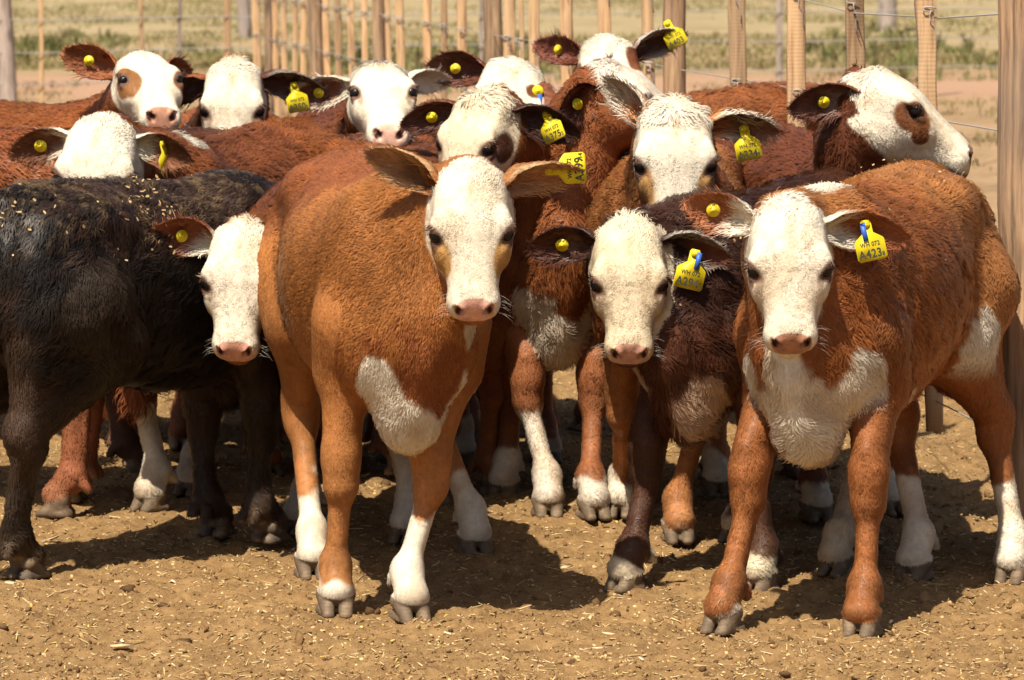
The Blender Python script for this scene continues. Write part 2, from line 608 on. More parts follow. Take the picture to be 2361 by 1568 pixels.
def ear_mesh(base, e, o, L, W, droop=0.02, n=15, m=11):
    """cupped leaf: base point, axis e, opening normal o"""
    e = unit(e); o = unit(o - e * (o @ e)); sd = np.cross(o, e)
    vv = np.linspace(0, 1, n)
    wp = np.interp(vv, [0, .12, .3, .5, .7, .85, .95, 1], [.34, .42, .78, 1, .90, .62, .34, .08]) * W / 2
    ang = np.interp(vv, [0, .25, .5, .8, 1], [2.4, 1.7, 1.05, .8, .7])
    ss = np.linspace(-1, 1, m)
    out = np.zeros((n, m, 3)); inn = np.zeros((n, m, 3))
    for i in range(n):
        th = ss * ang[i]
        rho = wp[i] / math.sin(min(ang[i], 1.35))
        c = base + e * L * vv[i] + np.array([0, 0, -1.0]) * droop * vv[i] ** 2
        cut = ang[i]
        zz = rho * math.cos(cut) if cut < 1.57 else 0
        P = c + sd * (rho * np.sin(th))[:, None] - o * (rho * np.cos(th) - zz)[:, None]
        nn = sd * np.sin(th)[:, None] - o * np.cos(th)[:, None]
        th_ = (.0035 + .005 * (1 - vv[i])) * (1 - .8 * np.abs(ss) ** 4)[:, None]
        out[i] = P + nn * th_ * .5; inn[i] = P - nn * th_ * .5
    V = np.concatenate([out.reshape(-1, 3), inn.reshape(-1, 3)])
    q = []
    k = n * m
    for i in range(n - 1):
        for j in range(m - 1):
            a, b, c, d = i * m + j, i * m + j + 1, (i + 1) * m + j + 1, (i + 1) * m + j
            q.append((a, b, c, d)); q.append((k + a, k + d, k + c, k + b))
        q.append((i * m, (i + 1) * m, k + (i + 1) * m, k + i * m))
        a = i * m + m - 1; d = a + m
        q.append((a, k + a, k + d, d))
    for j in range(m - 1):
        a = (n - 1) * m + j
        q.append((a, a + 1, k + a + 1, k + a))
    vr = np.repeat(vv, m); sr = np.tile(ss, n)
    info = np.concatenate([np.stack([vr, sr, np.zeros(k)], 1), np.stack([vr, sr, np.ones(k)], 1)])
    mid = base + e * L * .55 + np.array([0, 0, -1.0]) * droop * .3 - o * (W * .16)
    return V, np.array(q), info, mid, (e, o, sd)


def uv_ball(c, r, nu=14, nv=8):
    V = [c + r * np.array([0, 0, 1.0])]
    for i in range(1, nv):
        th = math.pi * i / nv
        for j in range(nu):
            ph = 2 * math.pi * j / nu
            V.append(c + r * np.array([math.sin(th) * math.cos(ph), math.sin(th) * math.sin(ph), math.cos(th)]))
    V.append(c - r * np.array([0, 0, 1.0]))
    F = []
    for j in range(nu):
        k = (j + 1) % nu
        F.append((0, 1 + j, 1 + k, 1 + k))
        for i in range(nv - 2):
            a = 1 + i * nu
            F.append((a + j, a + nu + j, a + nu + k, a + k))
        a = 1 + (nv - 2) * nu
        F.append((a + j, len(V) - 1, a + k, a + k))
    return np.array(V), F
# ------------------------------------------------------------------ coats
ORANGE = (0.36, 0.135, 0.036)
CHEST = (0.27, 0.085, 0.026)
RED = (0.25, 0.076, 0.021)
MAHOG = (0.145, 0.043, 0.017)
DARKRED = (0.052, 0.020, 0.012)
BLACK = (0.018, 0.013, 0.011)
WHITE = (0.77, 0.68, 0.54)
CREAM = (0.74, 0.62, 0.44)
PINK = (0.62, 0.31, 0.22)
HORN = (0.135, 0.095, 0.062)
DEBUG = False


def col_apply(C, mask, col):
    return C * (1 - mask[:, None]) + np.array(col)[None, :] * mask[:, None]


def paint(S, F, P, G, seed):
    """coat colour, fur length, gloss and fur direction at surface points (local frame)"""
    s = S.get('scale', 1.0); hs = S.get('hs', 1.0)
    n1 = SineNoise(seed, 26); n2 = SineNoise(seed + 1, 85); n3 = SineNoise(seed + 2, 8)
    N = .62 * n1(P) + .34 * n2(P)
    H = (P - S['Ho']) @ S['HR'] / hs
    H[:, 1] /= HEAD_WIDE * S.get('hw', 1.0)
    U = P / s
    base = np.array(S['coat'])
    C = np.tile(base, (len(P), 1))
    C *= (1 + .20 * n3(P) + .11 * n1(P) + .06 * n2(P))[:, None]
    if 'coat2' in S:                      # second tone spreading from the back or legs
        m = sstep(-.25, .35, n3(P * .9) + .25 * n2(P) + S.get('coat2_bias', 0) + S.get('coat2_z', 0) * (U[:, 2] - .7))
        C = col_apply(C, m, S['coat2'])
    # paler, sandier legs
    legm = sstep(.52, .25, U[:, 2]) * (G >= 3)
    C = col_apply(C, legm * S.get('legmix', .5), S.get('legcol', tuple(np.minimum(base * 1.25 + .01, 1))))
    # darker knees and hocks, worn patches down the shanks
    kn_ = np.exp(-((U[:, 2] - .27) / .05) ** 2) + .8 * np.exp(-((U[:, 2] - .115) / .035) ** 2)
    C = col_apply(C, np.clip(kn_ * (.30 + .45 * n1(P * 1.2) + .3 * n2(P)), 0, .55) * (G >= 3) * (G < 7), tuple(base * .45))
    C = col_apply(C, sstep(.3, 1.1, n2(P) + .6 * n1(P * 1.5)) * legm * .4, tuple(np.minimum(base * 1.7 + .03, 1)))
    gl = np.zeros(len(P))
    L = np.where((G >= 3) & (U[:, 2] < .5), .0085, np.where(G >= 3, .012, .020)) * S.get('furlen', 1.0)
    L = np.where((G == 1), .020 * S.get('furlen', 1.0), L)
    L = np.where((G == 0) & (U[:, 2] < .5), .028 * S.get('furlen', 1.0), L)
    L = np.where(G == 7, .05, L)
    white = S.get('white', WHITE)
    for (fr, c, r, col, na) in S.get('patches', []):
        Q = H if fr == 'head' else U
        rr = np.linalg.norm((Q - np.array(c)) / np.array(r), axis=1)
        m = sstep(1.05, .95, rr + na * N)
        if fr == 'head': m = m * ((G == 1) | (G == 2))
        else: m = m * np.where((G >= 3) & (G < 7), sstep(.49, .56, U[:, 2]), 1) * (G != 2)
        C = col_apply(C, m, white if col is None else col)
    if 'throat' in S:
        th = F.throat[np.argsort(F.throat[:, 2])]
        lx = np.interp(P[:, 2], th[:, 2], th[:, 0]); ly = np.interp(P[:, 2], th[:, 2], th[:, 1])
        m = sstep(.012, -.012, np.abs(P[:, 1] - ly) - S['throat'] * s - .03 * N) * (P[:, 0] > lx - .13) * (P[:, 2] < th[-1, 2] + .02) * (G <= 2) * (H[:, 2] < -.06)
        C = col_apply(C, m, white)
    # socks
    for i, hgt in enumerate(S.get('socks', (0, 0, 0, 0))):
        if hgt:
            m = sstep(.012, -.012, U[:, 2] - hgt + .055 * N) * (G == 3 + i)
            C = col_apply(C, m, white)
    ih = G == 2
    # white face
    if S.get('face', True):
        a, b = S.get('face_ext', ((.155, 0, -.015), (.255, .17, .105)))
        rr = np.linalg.norm((H - np.array(a)) / np.array(b), axis=1)
        m = sstep(1.04, .97, rr + .05 * N) * ((G == 2) | ((G == 1) & (H[:, 2] > -.05)))
        C = col_apply(C, m, white)
        tan = sstep(.2, 1.0, n1(P * 1.7) + .5 * n2(P)) * m * .35
        C = col_apply(C, tan, (.62, .45, .27))
        sw = np.exp(-((H[:, 1] / .012) ** 2 + ((H[:, 0] - .035) / .05) ** 2)) * (H[:, 2] > 0) * ih
        C = col_apply(C, sw * .45 * S.get('swirl', 1.0), (.52, .27, .14))
        # grubby hollows of the face, tear streaks below the eyes
        for sd in (1, -1):
            q = np.linalg.norm((H - np.array([.235, .062 * sd, .005])) / np.array([.075, .026, .045]), axis=1)
            C = col_apply(C, sstep(1.2, .3, q + .5 * N) * m * S.get('grub', .38), (.40, .29, .18))
            q = np.linalg.norm((H - np.array([.188, .074 * sd, .022])) / np.array([.034, .012, .03]), axis=1)
            C = col_apply(C, sstep(1.2, .5, q + .4 * N) * m * .75, (.20, .12, .075))
        C = col_apply(C, m * sstep(.55, 1.0, SineNoise(seed + 7, 300, 14)(P)) * .2, (.38, .25, .14))
    for (c, r, col, na) in S.get('face_patches', []):
        rr = np.linalg.norm((H - np.array(c)) / np.array(r), axis=1)
        C = col_apply(C, sstep(1.08, .93, rr + na * N) * ((G == 2) | (G == 1)), col)
    wht = sstep(.3, .5, C[:, 1]) * (G != 2)
    C = col_apply(C, wht * sstep(-.2, 1.0, n1(P * 1.4) + .5 * n2(P)) * .5, (.47, .33, .20))
    # eye surrounds
    for sd in (1, -1):
        de = np.linalg.norm((H - np.array([.154, .092 * sd, .012])) / np.array([1.3, 1, 1]), axis=1)
        C = col_apply(C, sstep(.034, .026, de) * ih, S.get('eyerim', (.13, .065, .045)))
        L = np.where(ih & (de < .036), .004, L)
    L = np.where(ih, np.minimum(L, .0045), L)
    L = np.where(ih & (H[:, 0] < .05), np.interp(H[:, 0], [-.03, .05], [S.get('poll_len', .014), .0045]), L)
    L = np.where(ih & (H[:, 2] < -.10) & (H[:, 0] < .3), .010, L)
    L = np.where((G == 1) & (H[:, 0] > -.06) & (H[:, 0] < .35) & (np.abs(H[:, 1]) < .13) & (H[:, 2] > -.2), np.minimum(L, .009), L)
    # nose pad, lips, nostrils
    nose = S.get('nose', PINK)
    Q = (H - np.array([.372, 0, -.014])) / np.array([.042, .050, .040])
    rr = np.linalg.norm(np.abs(Q) ** 1.3, axis=1)
    m = sstep(1.06, .95, rr + .10 * N) * ih
    C = col_apply(C, m, nose)
    C = col_apply(C, m * sstep(.1, .9, n2(P * 2.2)) * .6 * S.get('nosespot', .5), (.10, .05, .035))
    gl = np.where(m > .5, .62, gl)
    L = np.where(m > .4, 0, L)
    for sd in (1, -1):
        Qn = np.linalg.norm((H - np.array([.366, .034 * sd, -.012])) / np.array([.019, .0135, .019]), axis=1)
        C = col_apply(C, sstep(1.05, .7, Qn) * ih, (.05, .017, .014))
    u0 = -.063 + .25 * (H[:, 0] - .37)
    lip = np.exp(-((H[:, 2] - u0) / .0045) ** 2) * (H[:, 0] > .315) * ih
    C = col_apply(C, np.clip(lip, 0, 1) * .8, (.22, .095, .065))
    L = np.where(lip > .4, 0, L)
    # hooves
    for i in range(4):
        h0, d = F.hoofs[i]
        z = (P[:, 2] - h0[2]) / s
        fx = ((P - h0) @ d) / s
        top = .052 - .30 * np.clip(fx - .0, -.06, .06)
        m = sstep(.004, -.004, z - top + .006 * N) * (G == 3 + i)
        C = col_apply(C, m, S.get('horn', HORN))
        C = col_apply(C, m * sstep(.2, 1, n2(P * 2)) * .6, (.26, .18, .11))
        C = col_apply(C, m * sstep(.5, .9, np.sin(z * 900 + 3 * n1(P))) * .35, (.07, .05, .035))
        gl = np.where(m > .5, .25, gl)
        L = np.where(m > .3, 0, L)
        # dust on the feet
        dust = sstep(.16, .0, z) * (G == 3 + i) * (.25 + .25 * n1(P * 2))
        C = col_apply(C, np.clip(dust * (z > .05) + .10 * (G == 3 + i), 0, .6) * .6, (.30, .185, .09))
    if S.get('dirt'):
        m = .6 * sstep(.5, .9, SineNoise(seed + 5, 240, 14)(P) + .45 * n1(P * 1.3) + S['dirt'] - .3) * sstep(.78, .93, U[:, 2] + .1 * n3(P)) * (G < 2)
        C = col_apply(C, m * .8, (.30, .20, .10))
    # fur direction
    D = np.zeros_like(P)
    D[:] = (-.8, 0, -.6)
    D[G >= 3] = (-.1, 0, -1)
    D[G == 1] = (-.55, 0, -.8)
    D[G == 7] = (0, 0, -1)
    T = H - np.array([S.get('swirl_t', .11), 0, 0]); T[:, 2] = -.02
    dh = T @ S['HR'].T
    dh /= np.linalg.norm(dh, axis=1, keepdims=True) + 1e-9
    D[ih] = dh[ih]
    for sd in (1, -1):                     # lashes
        lash = ih & (np.linalg.norm((H - np.array([.137, .097 * sd, .018])) / np.array([.012, .02, .02]), axis=1) < 1) & (H[:, 1] * sd > .086)
        L = np.where(lash, .020, L)
        D[lash] = S['HR'] @ np.array([.25, 1.0 * sd, .35])
    return np.clip(C, 0, 1), L, gl, D


def hash3(I, seed):
    h = (I[:, 0] * 73856093) ^ (I[:, 1] * 19349663) ^ (I[:, 2] * 83492791) ^ seed
    r = np.empty((len(I), 4))
    for k in range(4):
        h = (h * 1103515245 + 12345 + k * 7919) & 0x7fffffff
        g = (h ^ (h >> 13)) & 0x7fffffff
        r[:, k] = ((g * 2654435761) & 0xffffffff) / 4294967296.0
    return r


def grow_fur(name, V, NV, T, C, L, D, density, width, seed, parent, tuft=.022, curl=.55, extra=None):
    r = np.random.default_rng(seed)
    a, b, c = V[T[:, 0]], V[T[:, 1]], V[T[:, 2]]
    area = np.linalg.norm(np.cross(b - a, c - a), axis=1) / 2
    Lt = L[T].mean(1)
    wgt = area * np.where(Lt > .003, 1, 0) * np.interp(Lt, [.003, .0045, .008, .02, .05], [4.5, 4.2, 2.4, 1.1, 1.0])
    n = int(wgt.sum() * density)
    pick = r.choice(len(T), n, p=wgt / wgt.sum())
    u = r.random((n, 2)); f = u.sum(1) > 1; u[f] = 1 - u[f]
    w3 = np.stack([1 - u.sum(1), u[:, 0], u[:, 1]], 1)[:, :, None]
    tri = T[pick]
    P = (V[tri] * w3).sum(1)
    Nn = (NV[tri] * w3).sum(1); Nn /= np.linalg.norm(Nn, axis=1, keepdims=True) + 1e-9
    Cc = (C[tri] * w3).sum(1); Ll = (L[tri] * w3[:, :, 0]).sum(1)
    Dd = (D[tri] * w3).sum(1)
    # clumping: strands of one cell lean together
    warp = np.stack([SineNoise(seed + k, 60, 6)(P) for k in range(3)], 1) * .012
    cs = (tuft * np.where(r.random(n) < sstep(.014, .006, Ll), .45, 1))[:, None]
    cell = np.floor((P + warp) / cs).astype(np.int64)
    hv = hash3(cell, seed)
    fl = np.stack([SineNoise(seed + 10 + k, 22, 8)(P) for k in range(3)], 1)
    Dd = Dd / (np.linalg.norm(Dd, axis=1, keepdims=True) + 1e-9)
    Dd = Dd + curl * (hv[:, :3] - .5) * 1.3 + curl * .55 * fl + r.normal(size=(n, 3)) * .16
    Dd -= Nn * (Dd * Nn).sum(1, keepdims=True)
    Dd /= np.linalg.norm(Dd, axis=1, keepdims=True) + 1e-9
    ln = Ll * (.6 + .65 * hv[:, 3]) * r.uniform(.7, 1.25, n)
    short = sstep(.013, .005, Ll)[:, None]
    lift = ((.30 + .30 * hv[:, 0]) * (1 - .68 * short[:, 0]) + r.normal(size=n) * .08)[:, None]
    ln = ln[:, None]
    side = np.cross(Nn, Dd)
    bend = ((hv[:, 1] - .5) * curl)[:, None] * side
    p0 = P - Nn * .002
    p1 = P + (Dd * .34 + Nn * lift * .55) * ln
    p2 = P + (Dd * .70 + Nn * lift * .80 + bend * .35) * ln
    p3 = P + (Dd * 1.0 + Nn * lift * .62 + bend * .9) * ln
    pts = np.stack([p0, p1, p2, p3], 1)
    pts[:, :, 2] = np.maximum(pts[:, :, 2], .002)
    if extra is not None:
        ep, ec = extra
        k = len(ep)
        pts = np.concatenate([pts, ep]); Cc = np.concatenate([Cc, ec]); Nn = np.concatenate([Nn, np.tile((0, 0, 1.0), (k, 1))])
        Dd = np.concatenate([Dd, np.zeros((k, 3))]); side = np.concatenate([side, np.zeros((k, 3))]); hv = np.concatenate([hv, np.full((k, 4), .5)])
        fl_k = np.ones((k, 1)); short = np.concatenate([short, fl_k]); n += k
    hc = bpy.data.hair_curves.new(name)
    hc.add_curves([4] * n)
    hc.position_data.foreach_set('vector', np.ascontiguousarray(pts, np.float32).ravel())
    rad = np.array([1.0, .9, .65, .15]) * width
    ra = hc.attributes.new('radius', 'FLOAT', 'POINT') if 'radius' not in hc.attributes else hc.attributes['radius']
    rr_ = (rad[None, :] * (1 - .35 * short)).ravel()
    if extra is not None: rr_[-4 * len(extra[0]):] *= .42
    ra.data.foreach_set('value', rr_.astype(np.float32))
    val = (.85 + .22 * hv[:, 2]) * r.uniform(.84, 1.18, n)
    isw = sstep(.35, .6, Cc[:, 1])
    val = 1 + (val - .96) * (1 - .78 * isw)
    Cc = np.clip(Cc * val[:, None], 0, .92)
    # bleached tips here and there on dark coats
    ca = np.concatenate([Cc, np.ones((n, 1))], 1)
    fl_ = 1 - .78 * short
    nrm = Nn + Dd * (.32 * (hv[:, 3] - .4))[:, None] * fl_ + side * (.42 * (hv[:, 1] - .5))[:, None] * fl_
    nrm /= np.linalg.norm(nrm, axis=1, keepdims=True)
    set_attr(hc, 'coat', 'FLOAT_COLOR', ca, 'CURVE')
    set_attr(hc, 'skin_normal', 'FLOAT_VECTOR', nrm, 'CURVE')
    hc.materials.append(M['fur'])
    o = bpy.data.objects.new(name, hc)
    COL.objects.link(o)
    o.parent = parent
    return o


def text_mesh(txt, size, align='CENTER'):
    cu = bpy.data.curves.new('lettering', 'FONT')
    cu.body = txt; cu.size = size; cu.align_x = align
    cu.extrude = .0004
    cu.offset = .022 * size
    cu.space_character = 1.06
    o = bpy.data.objects.new('lettering_tmp', cu)
    COL.objects.link(o)
    dg = bpy.context.evaluated_depsgraph_get()
    me = bpy.data.meshes.new_from_object(o.evaluated_get(dg))
    V = np.array([v.co[:] for v in me.vertices]); F = [list(p.vertices) for p in me.polygons]
    bpy.data.objects.remove(o); bpy.data.meshes.remove(me); bpy.data.curves.remove(cu)
    return V, F


def join_parts(parts):
    V, F, n = [], [], 0
    for v, f in parts:
        V.append(np.asarray(v)); F += [[int(i) + n for i in q] for q in f]; n += len(v)
    return np.concatenate(V), F


def extrude_outline(pts, y0, y1):
    """outline in (x, z), solid between y0 and y1"""
    n = len(pts)
    V = [(x, y0, z) for x, z in pts] + [(x, y1, z) for x, z in pts]
    F = [list(range(n)), list(range(2 * n - 1, n - 1, -1))] + [[i, n + i, n + (i + 1) % n, (i + 1) % n] for i in range(n)]
    return np.array(V, float), [f[::-1] for f in F]


def disc(r, y0, y1, n=20, c=(0, 0)):
    return extrude_outline([(c[0] + r * math.cos(2 * math.pi * i / n), c[1] + r * math.sin(2 * math.pi * i / n)) for i in range(n)], y0, y1)


def add_button(parent, pos, nrm, r=.016, blue=False):
    """round ear button; pos, nrm in the calf's local frame"""
    V, F = join_parts([disc(r, -.0022, .0005), disc(r * .84, -.0014, -.0012), disc(r * .55, -.0030, -.0021, 14), disc(r * .22, -.0042, -.0029, 10)])
    y = -unit(nrm); x = unit(np.cross(y, [0, 0, 1.0])); z = np.cross(x, y)
    o = mesh_obj('ear_button', V @ np.stack([x, y, z]) + pos, F, M['tag'], parent, smooth=False)
    if blue:
        V, F = extrude_outline([(-.001, -.050), (.013, -.050), (.013, -.012), (-.001, -.012)], -.003, -.001)
        mesh_obj('blue_strip', V @ np.stack([x, y, z]) + pos, F, M['blue'], parent, smooth=False)
    return o


def add_tag(parent, pos, nrm, roll, line1, line2, small, k=1.0, blue=False):
    """yellow plate hanging from pos; nrm = where its printed face looks; roll about that face"""
    w, h, nk = .030 * k, .074 * k, .011 * k
    out = [(-nk, .004), (-nk * .7, .010), (nk * .7, .010), (nk, .004), (nk * 1.02, -.018 * k), (w * .9, -.030 * k), (w, -.034 * k),
           (w, -h + .006), (w - .005, -h), (-w + .005, -h), (-w, -h + .006), (-w, -.034 * k), (-w * .9, -.030 * k), (-nk * 1.02, -.018 * k)]
    V, F = extrude_outline(out[::-1], -.001, .001)
    V2, F2 = disc(.0085 * k, -.0042, -.0009, 16)
    V, F = join_parts([(V, F), (V2, F2)])
    y = -unit(nrm); x = unit(np.cross(y, [0, 0, 1.0])); z = np.cross(x, y)
    c, s_ = math.cos(roll), math.sin(roll)
    X = x * c + z * s_; Z = z * c - x * s_
    B = np.stack([X, y, Z])
    plate = mesh_obj('ear_tag', V @ B + pos, F, M['tag'], parent, smooth=False)
    parts = []
    for txt, sz, zz, xx in ((line1, .0125 * k, -.045 * k, 0), (line2, .024 * k, -.068 * k, -.003 * k), (small, .012 * k, -.068 * k, .023 * k)):
        if not txt: continue
        tv, tf = text_mesh(txt, sz)
        tv = np.stack([tv[:, 0] * .86 + xx, -.0014 - tv[:, 2] * .5, tv[:, 1] + zz], 1)
        parts.append((tv, tf))
    if parts:
        tv, tf = join_parts(parts)
        mesh_obj('lettering', tv @ B + pos, tf, M['ink'], plate, smooth=False)
    if blue:
        out = [(-.006, -.036), (.006, -.036), (.006, .006), (-.006, .006)]
        V, F = extrude_outline(out, -.0052, -.0044)
        mesh_obj('blue_strip', (V + np.array([.012 * (1 if blue is True else blue), 0, -.002])) @ B + pos, F, M['blue'], parent, smooth=False)
    return plate


def make_calf(S):
    seed = S['seed']
    S.setdefault('hw', float(np.random.default_rng(seed).uniform(.94, 1.06)))
    loc = np.array([S['pos'][0], S['pos'][1], 0.0])
    hd = math.atan2(S['fwd'][1], S['fwd'][0])
    R0 = np.array([[math.cos(hd), -math.sin(hd), 0], [math.sin(hd), math.cos(hd), 0], [0, 0, 1]])
    tol = lambda p: (np.asarray(p, float) - loc) @ R0
    tod = lambda d: np.asarray(d, float) @ R0
    s = S.get('scale', 1.0)
    root = empty('calf', tuple(loc), hd)
    tag(root, S['label'], 'calf', 'herd of calves in the yard')
    # head frame in local axes
    f = unit(tod(S['f'])); u = tod(S['u']); u = unit(u - f * (u @ f)); l = np.cross(u, f)
    HR = np.stack([f, l, u], 1)
    S['HR'] = HR
    hs = S.get('hs', 1.0)
    S['Ho'] = tol(S['poll']) - HR @ (np.array([-.035, 0, -.01]) * hs)
    df = [(.34, .125), (.34, -.125), (-.42, .125), (-.42, -.125)]
    feet = []
    for i in range(4):
        ft = S.get('hoof', {}).get(i)
        if ft is None: feet.append((df[i][0] * s, df[i][1] * s))
        else:
            p = tol([ft[0], ft[1], 0]); feet.append((p[0], p[1]) + ((ft[2],) if len(ft) > 2 and ft[2] else ()))
    S['feet'] = feet
    F = calf_field(S)
    lo = np.min([p[1] for p in F.pr], 0) - .05; hi = np.max([p[2] for p in F.pr], 0) + .05
    lo[2] = -.02
    lod = S.get('lod', 1)
    h = {0: .0095, 1: .0115, 2: .0135}[lod]
    V, Q = surface_nets(F, lo, hi, h)
    me = bpy.data.meshes.new('tmp')
    me.vertices.add(len(V)); me.vertices.foreach_set('co', V.astype(np.float32).ravel())
    me.loops.add(Q.size); me.loops.foreach_set('vertex_index', Q.astype(np.int32).ravel())
    me.polygons.add(len(Q)); me.polygons.foreach_set('loop_start', np.arange(0, Q.size, 4, dtype=np.int32))
    me.update(calc_edges=True)
    bm = bmesh.new(); bm.from_mesh(me); bpy.data.meshes.remove(me)

    def refine(test):
        bm.verts.ensure_lookup_table()
        P = np.array([v.co[:] for v in bm.verts])
        ok = test(P)
        for i, v in enumerate(bm.verts): v.index = i
        es = [e for e in bm.edges if ok[e.verts[0].index] and ok[e.verts[1].index]]
        bmesh.ops.subdivide_edges(bm, edges=es, cuts=1, use_grid_fill=True)
    inhead = lambda P, t0: ((((P - S['Ho']) @ HR) / hs)[:, 0] > t0) & ((((P - S['Ho']) @ HR) / hs)[:, 0] < .45) & \
        (np.abs(((P - S['Ho']) @ HR)[:, 1]) < .16 * hs) & ((((P - S['Ho']) @ HR) / hs)[:, 2] > -.21)
    if not DEBUG:
        if lod <= 1: refine(lambda P: (P[:, 2] < .14 * s) | inhead(P, -.06))
        if lod == 0: refine(lambda P: inhead(P, .29) | ((P[:, 2] < .075 * s)))
    bm.verts.ensure_lookup_table()
    bmesh.ops.triangulate(bm, faces=[q for q in bm.faces if len(q.verts) > 4])
    for i, v in enumerate(bm.verts): v.index = i
    V = np.array([v.co[:] for v in bm.verts])
    faces = [[v.index for v in q.verts] for q in bm.faces]
    bm.free()
    V = F.project(V, 1 if DEBUG else 2)
    _, G = F.ev(V, True)
    C, L, gl, D = paint(S, F, V, G, seed)
    # ears
    parts = [(V, faces)]
    Cs, Ls, gs, Ds = [C], [L], [gl], [D]
    mids = {}
    base = np.array(S['coat'])
    for k in ('R', 'L'):
        if k not in S.get('ears', {}): continue
        E = S['ears'][k]
        sd = 1 if k == 'L' else -1
        b = F.hp(.024, .062 * sd, -.045)
        e, o = tod(E['e']), tod(E['o'])
        EV, EF, inf, mid, fr = ear_mesh(b, e, o, E.get('len', .20) * max(hs, .97), E.get('w', .105) * .92, E.get('droop', .02))
        mids[k] = (mid, fr, E)
        vr, sr, inn = inf.T
        nz = SineNoise(seed + 33, 60)(EV)
        cc = np.tile(np.array(E.get('out', base)), (len(EV), 1))
        ci = np.minimum(np.array(E.get('in', base * .55)) * 1.7, .6)
        cc = np.where(inn[:, None] > .5, ci, cc)
        if 'base' in E:
            cc = col_apply(cc, sstep(E.get('b1', .42) + .1, E.get('b1', .42) - .1, vr + .1 * nz), E['base'])
        if 'edge' in E:
            cc = col_apply(cc, sstep(.6, .95, np.abs(sr) + .1 * nz) * sstep(.12, .3, vr), E['edge'])
        if 'inbase' in E:
            cc = col_apply(cc, (inn > .5) * sstep(.75, .45, vr + .2 * nz) * sstep(.9, .5, np.abs(sr)) * .8, E['inbase'])
        parts.append((EV, EF)); Cs.append(cc)
        Ls.append(np.where(inn > .5, .015 + .013 * (np.abs(sr) > .5) * (vr < .75), .009) * S.get('earfur', 1.0))
        gs.append(np.zeros(len(EV))); Ds.append(np.tile(e, (len(EV), 1)) - sr[:, None] * fr[2] * -.7)
    nfur = sum(len(p[0]) for p in parts)
    for sd in (1, -1):
        c = F.hp(.153, .0845 * sd, .012)
        BV, BF = uv_ball(c, .0232 * hs)
        parts.append((BV, [list(dict.fromkeys(q)) for q in BF])); Cs.append(np.tile((.008, .006, .006), (len(BV), 1)))
        Ls.append(np.zeros(len(BV))); gs.append(np.full(len(BV), 1.0)); Ds.append(np.zeros_like(BV))
    V, faces = join_parts(parts)
    C, L, gl, D = (np.concatenate(a) for a in (Cs, Ls, gs, Ds))
    body = mesh_obj('body', V, faces, M['hide'], root)
    me = body.data
    set_attr(me, 'coat', 'FLOAT_COLOR', np.concatenate([C, np.ones((len(C), 1))], 1))
    set_attr(me, 'gloss', 'FLOAT', gl)
    if len(me.vertices) == len(V) and not S.get('nofur') and not DEBUG:
        me.calc_loop_triangles()
        T = np.empty(len(me.loop_triangles) * 3, np.int32)
        me.loop_triangles.foreach_get('vertices', T); T = T.reshape(-1, 3)
        NV = np.empty(len(V) * 3, np.float32); me.vertices.foreach_get('normal', NV); NV = NV.reshape(-1, 3)
        dens, wid = {0: (46000, .00075), 1: (26000, .00095), 2: (14000, .0013)}[lod]
        wr = np.random.default_rng(seed + 60); ep = []
        for j in range(22 if lod == 0 else 10):
            sd = 1 if j % 2 else -1
            a0 = np.array([wr.uniform(.31, .375), .064 * sd, wr.uniform(-.075, -.025)])
            dr_ = np.array([wr.normal() * .3, 1.0 * sd, wr.normal() * .35 - .1]); ll = wr.uniform(.02, .05)
            ep.append([F.hp(*(a0 + dr_ * ll * q_ / HEAD_WIDE + np.array([.012 * q_ * q_, 0, -.01 * q_ * q_]))) for q_ in (-.1, .33, .66, 1.0)])
        extra = (np.array(ep), np.tile((.75, .68, .58), (len(ep), 1))) if S.get('face', True) else None
        grow_fur('fur', V, NV, T, C, L, D, dens, wid, seed, root, S.get('tuft', .022), S.get('curl', .5) * .75, extra)
    if 'chaff' in S and not DEBUG:
        r = np.random.default_rng(seed + 90)
        NV = np.empty(len(me.vertices) * 3, np.float32); me.vertices.foreach_get('normal', NV); NV = NV.reshape(-1, 3)
        n0 = SineNoise(seed + 91, 14)(V)
        w = np.where((NV[:, 2] > .25) & (np.arange(len(V)) < len(G)) & (V[:, 2] > .7 * s), np.clip(n0 + .25, 0.02, 1) ** 2 * NV[:, 2], 0)
        w[:len(G)] *= (G == 0)
        pick = r.choice(len(V), S['chaff'], p=w / w.sum())
        fv, ff = [], []
        for j, i in enumerate(pick):
            nn = unit(NV[i] + r.normal(size=3) * .35); ax = unit(np.cross(nn, r.normal(size=3))); bx = np.cross(nn, ax)
            a_, b_ = r.uniform(.0025, .0075), r.uniform(.0018, .0042)
            c0 = V[i] + NV[i] * .013 * S.get('furlen', 1) + r.normal(size=3) * .008
            for (p_, q_) in ((-1, -.5), (0, -1), (1, -.4), (.8, .6), (0, 1), (-.9, .5)):
                fv.append(c0 + ax * a_ * p_ + bx * b_ * q_ + nn * .001 * p_ * q_)
            ff.append([j * 6 + q_ for q_ in range(6)])
        ch = mesh_obj('chaff', fv, ff, M['litter'], root, smooth=False)
        tc = np.array([(.52, .36, .17), (.60, .43, .22), (.42, .28, .13)])[r.integers(0, 3, len(pick))] * r.uniform(.6, 1.1, (len(pick), 1))
        set_attr(ch.data, 'tint', 'FLOAT_COLOR', np.repeat(np.concatenate([tc, np.ones((len(tc), 1))], 1), 6, 0))
        ch['kind'] = 'stuff'
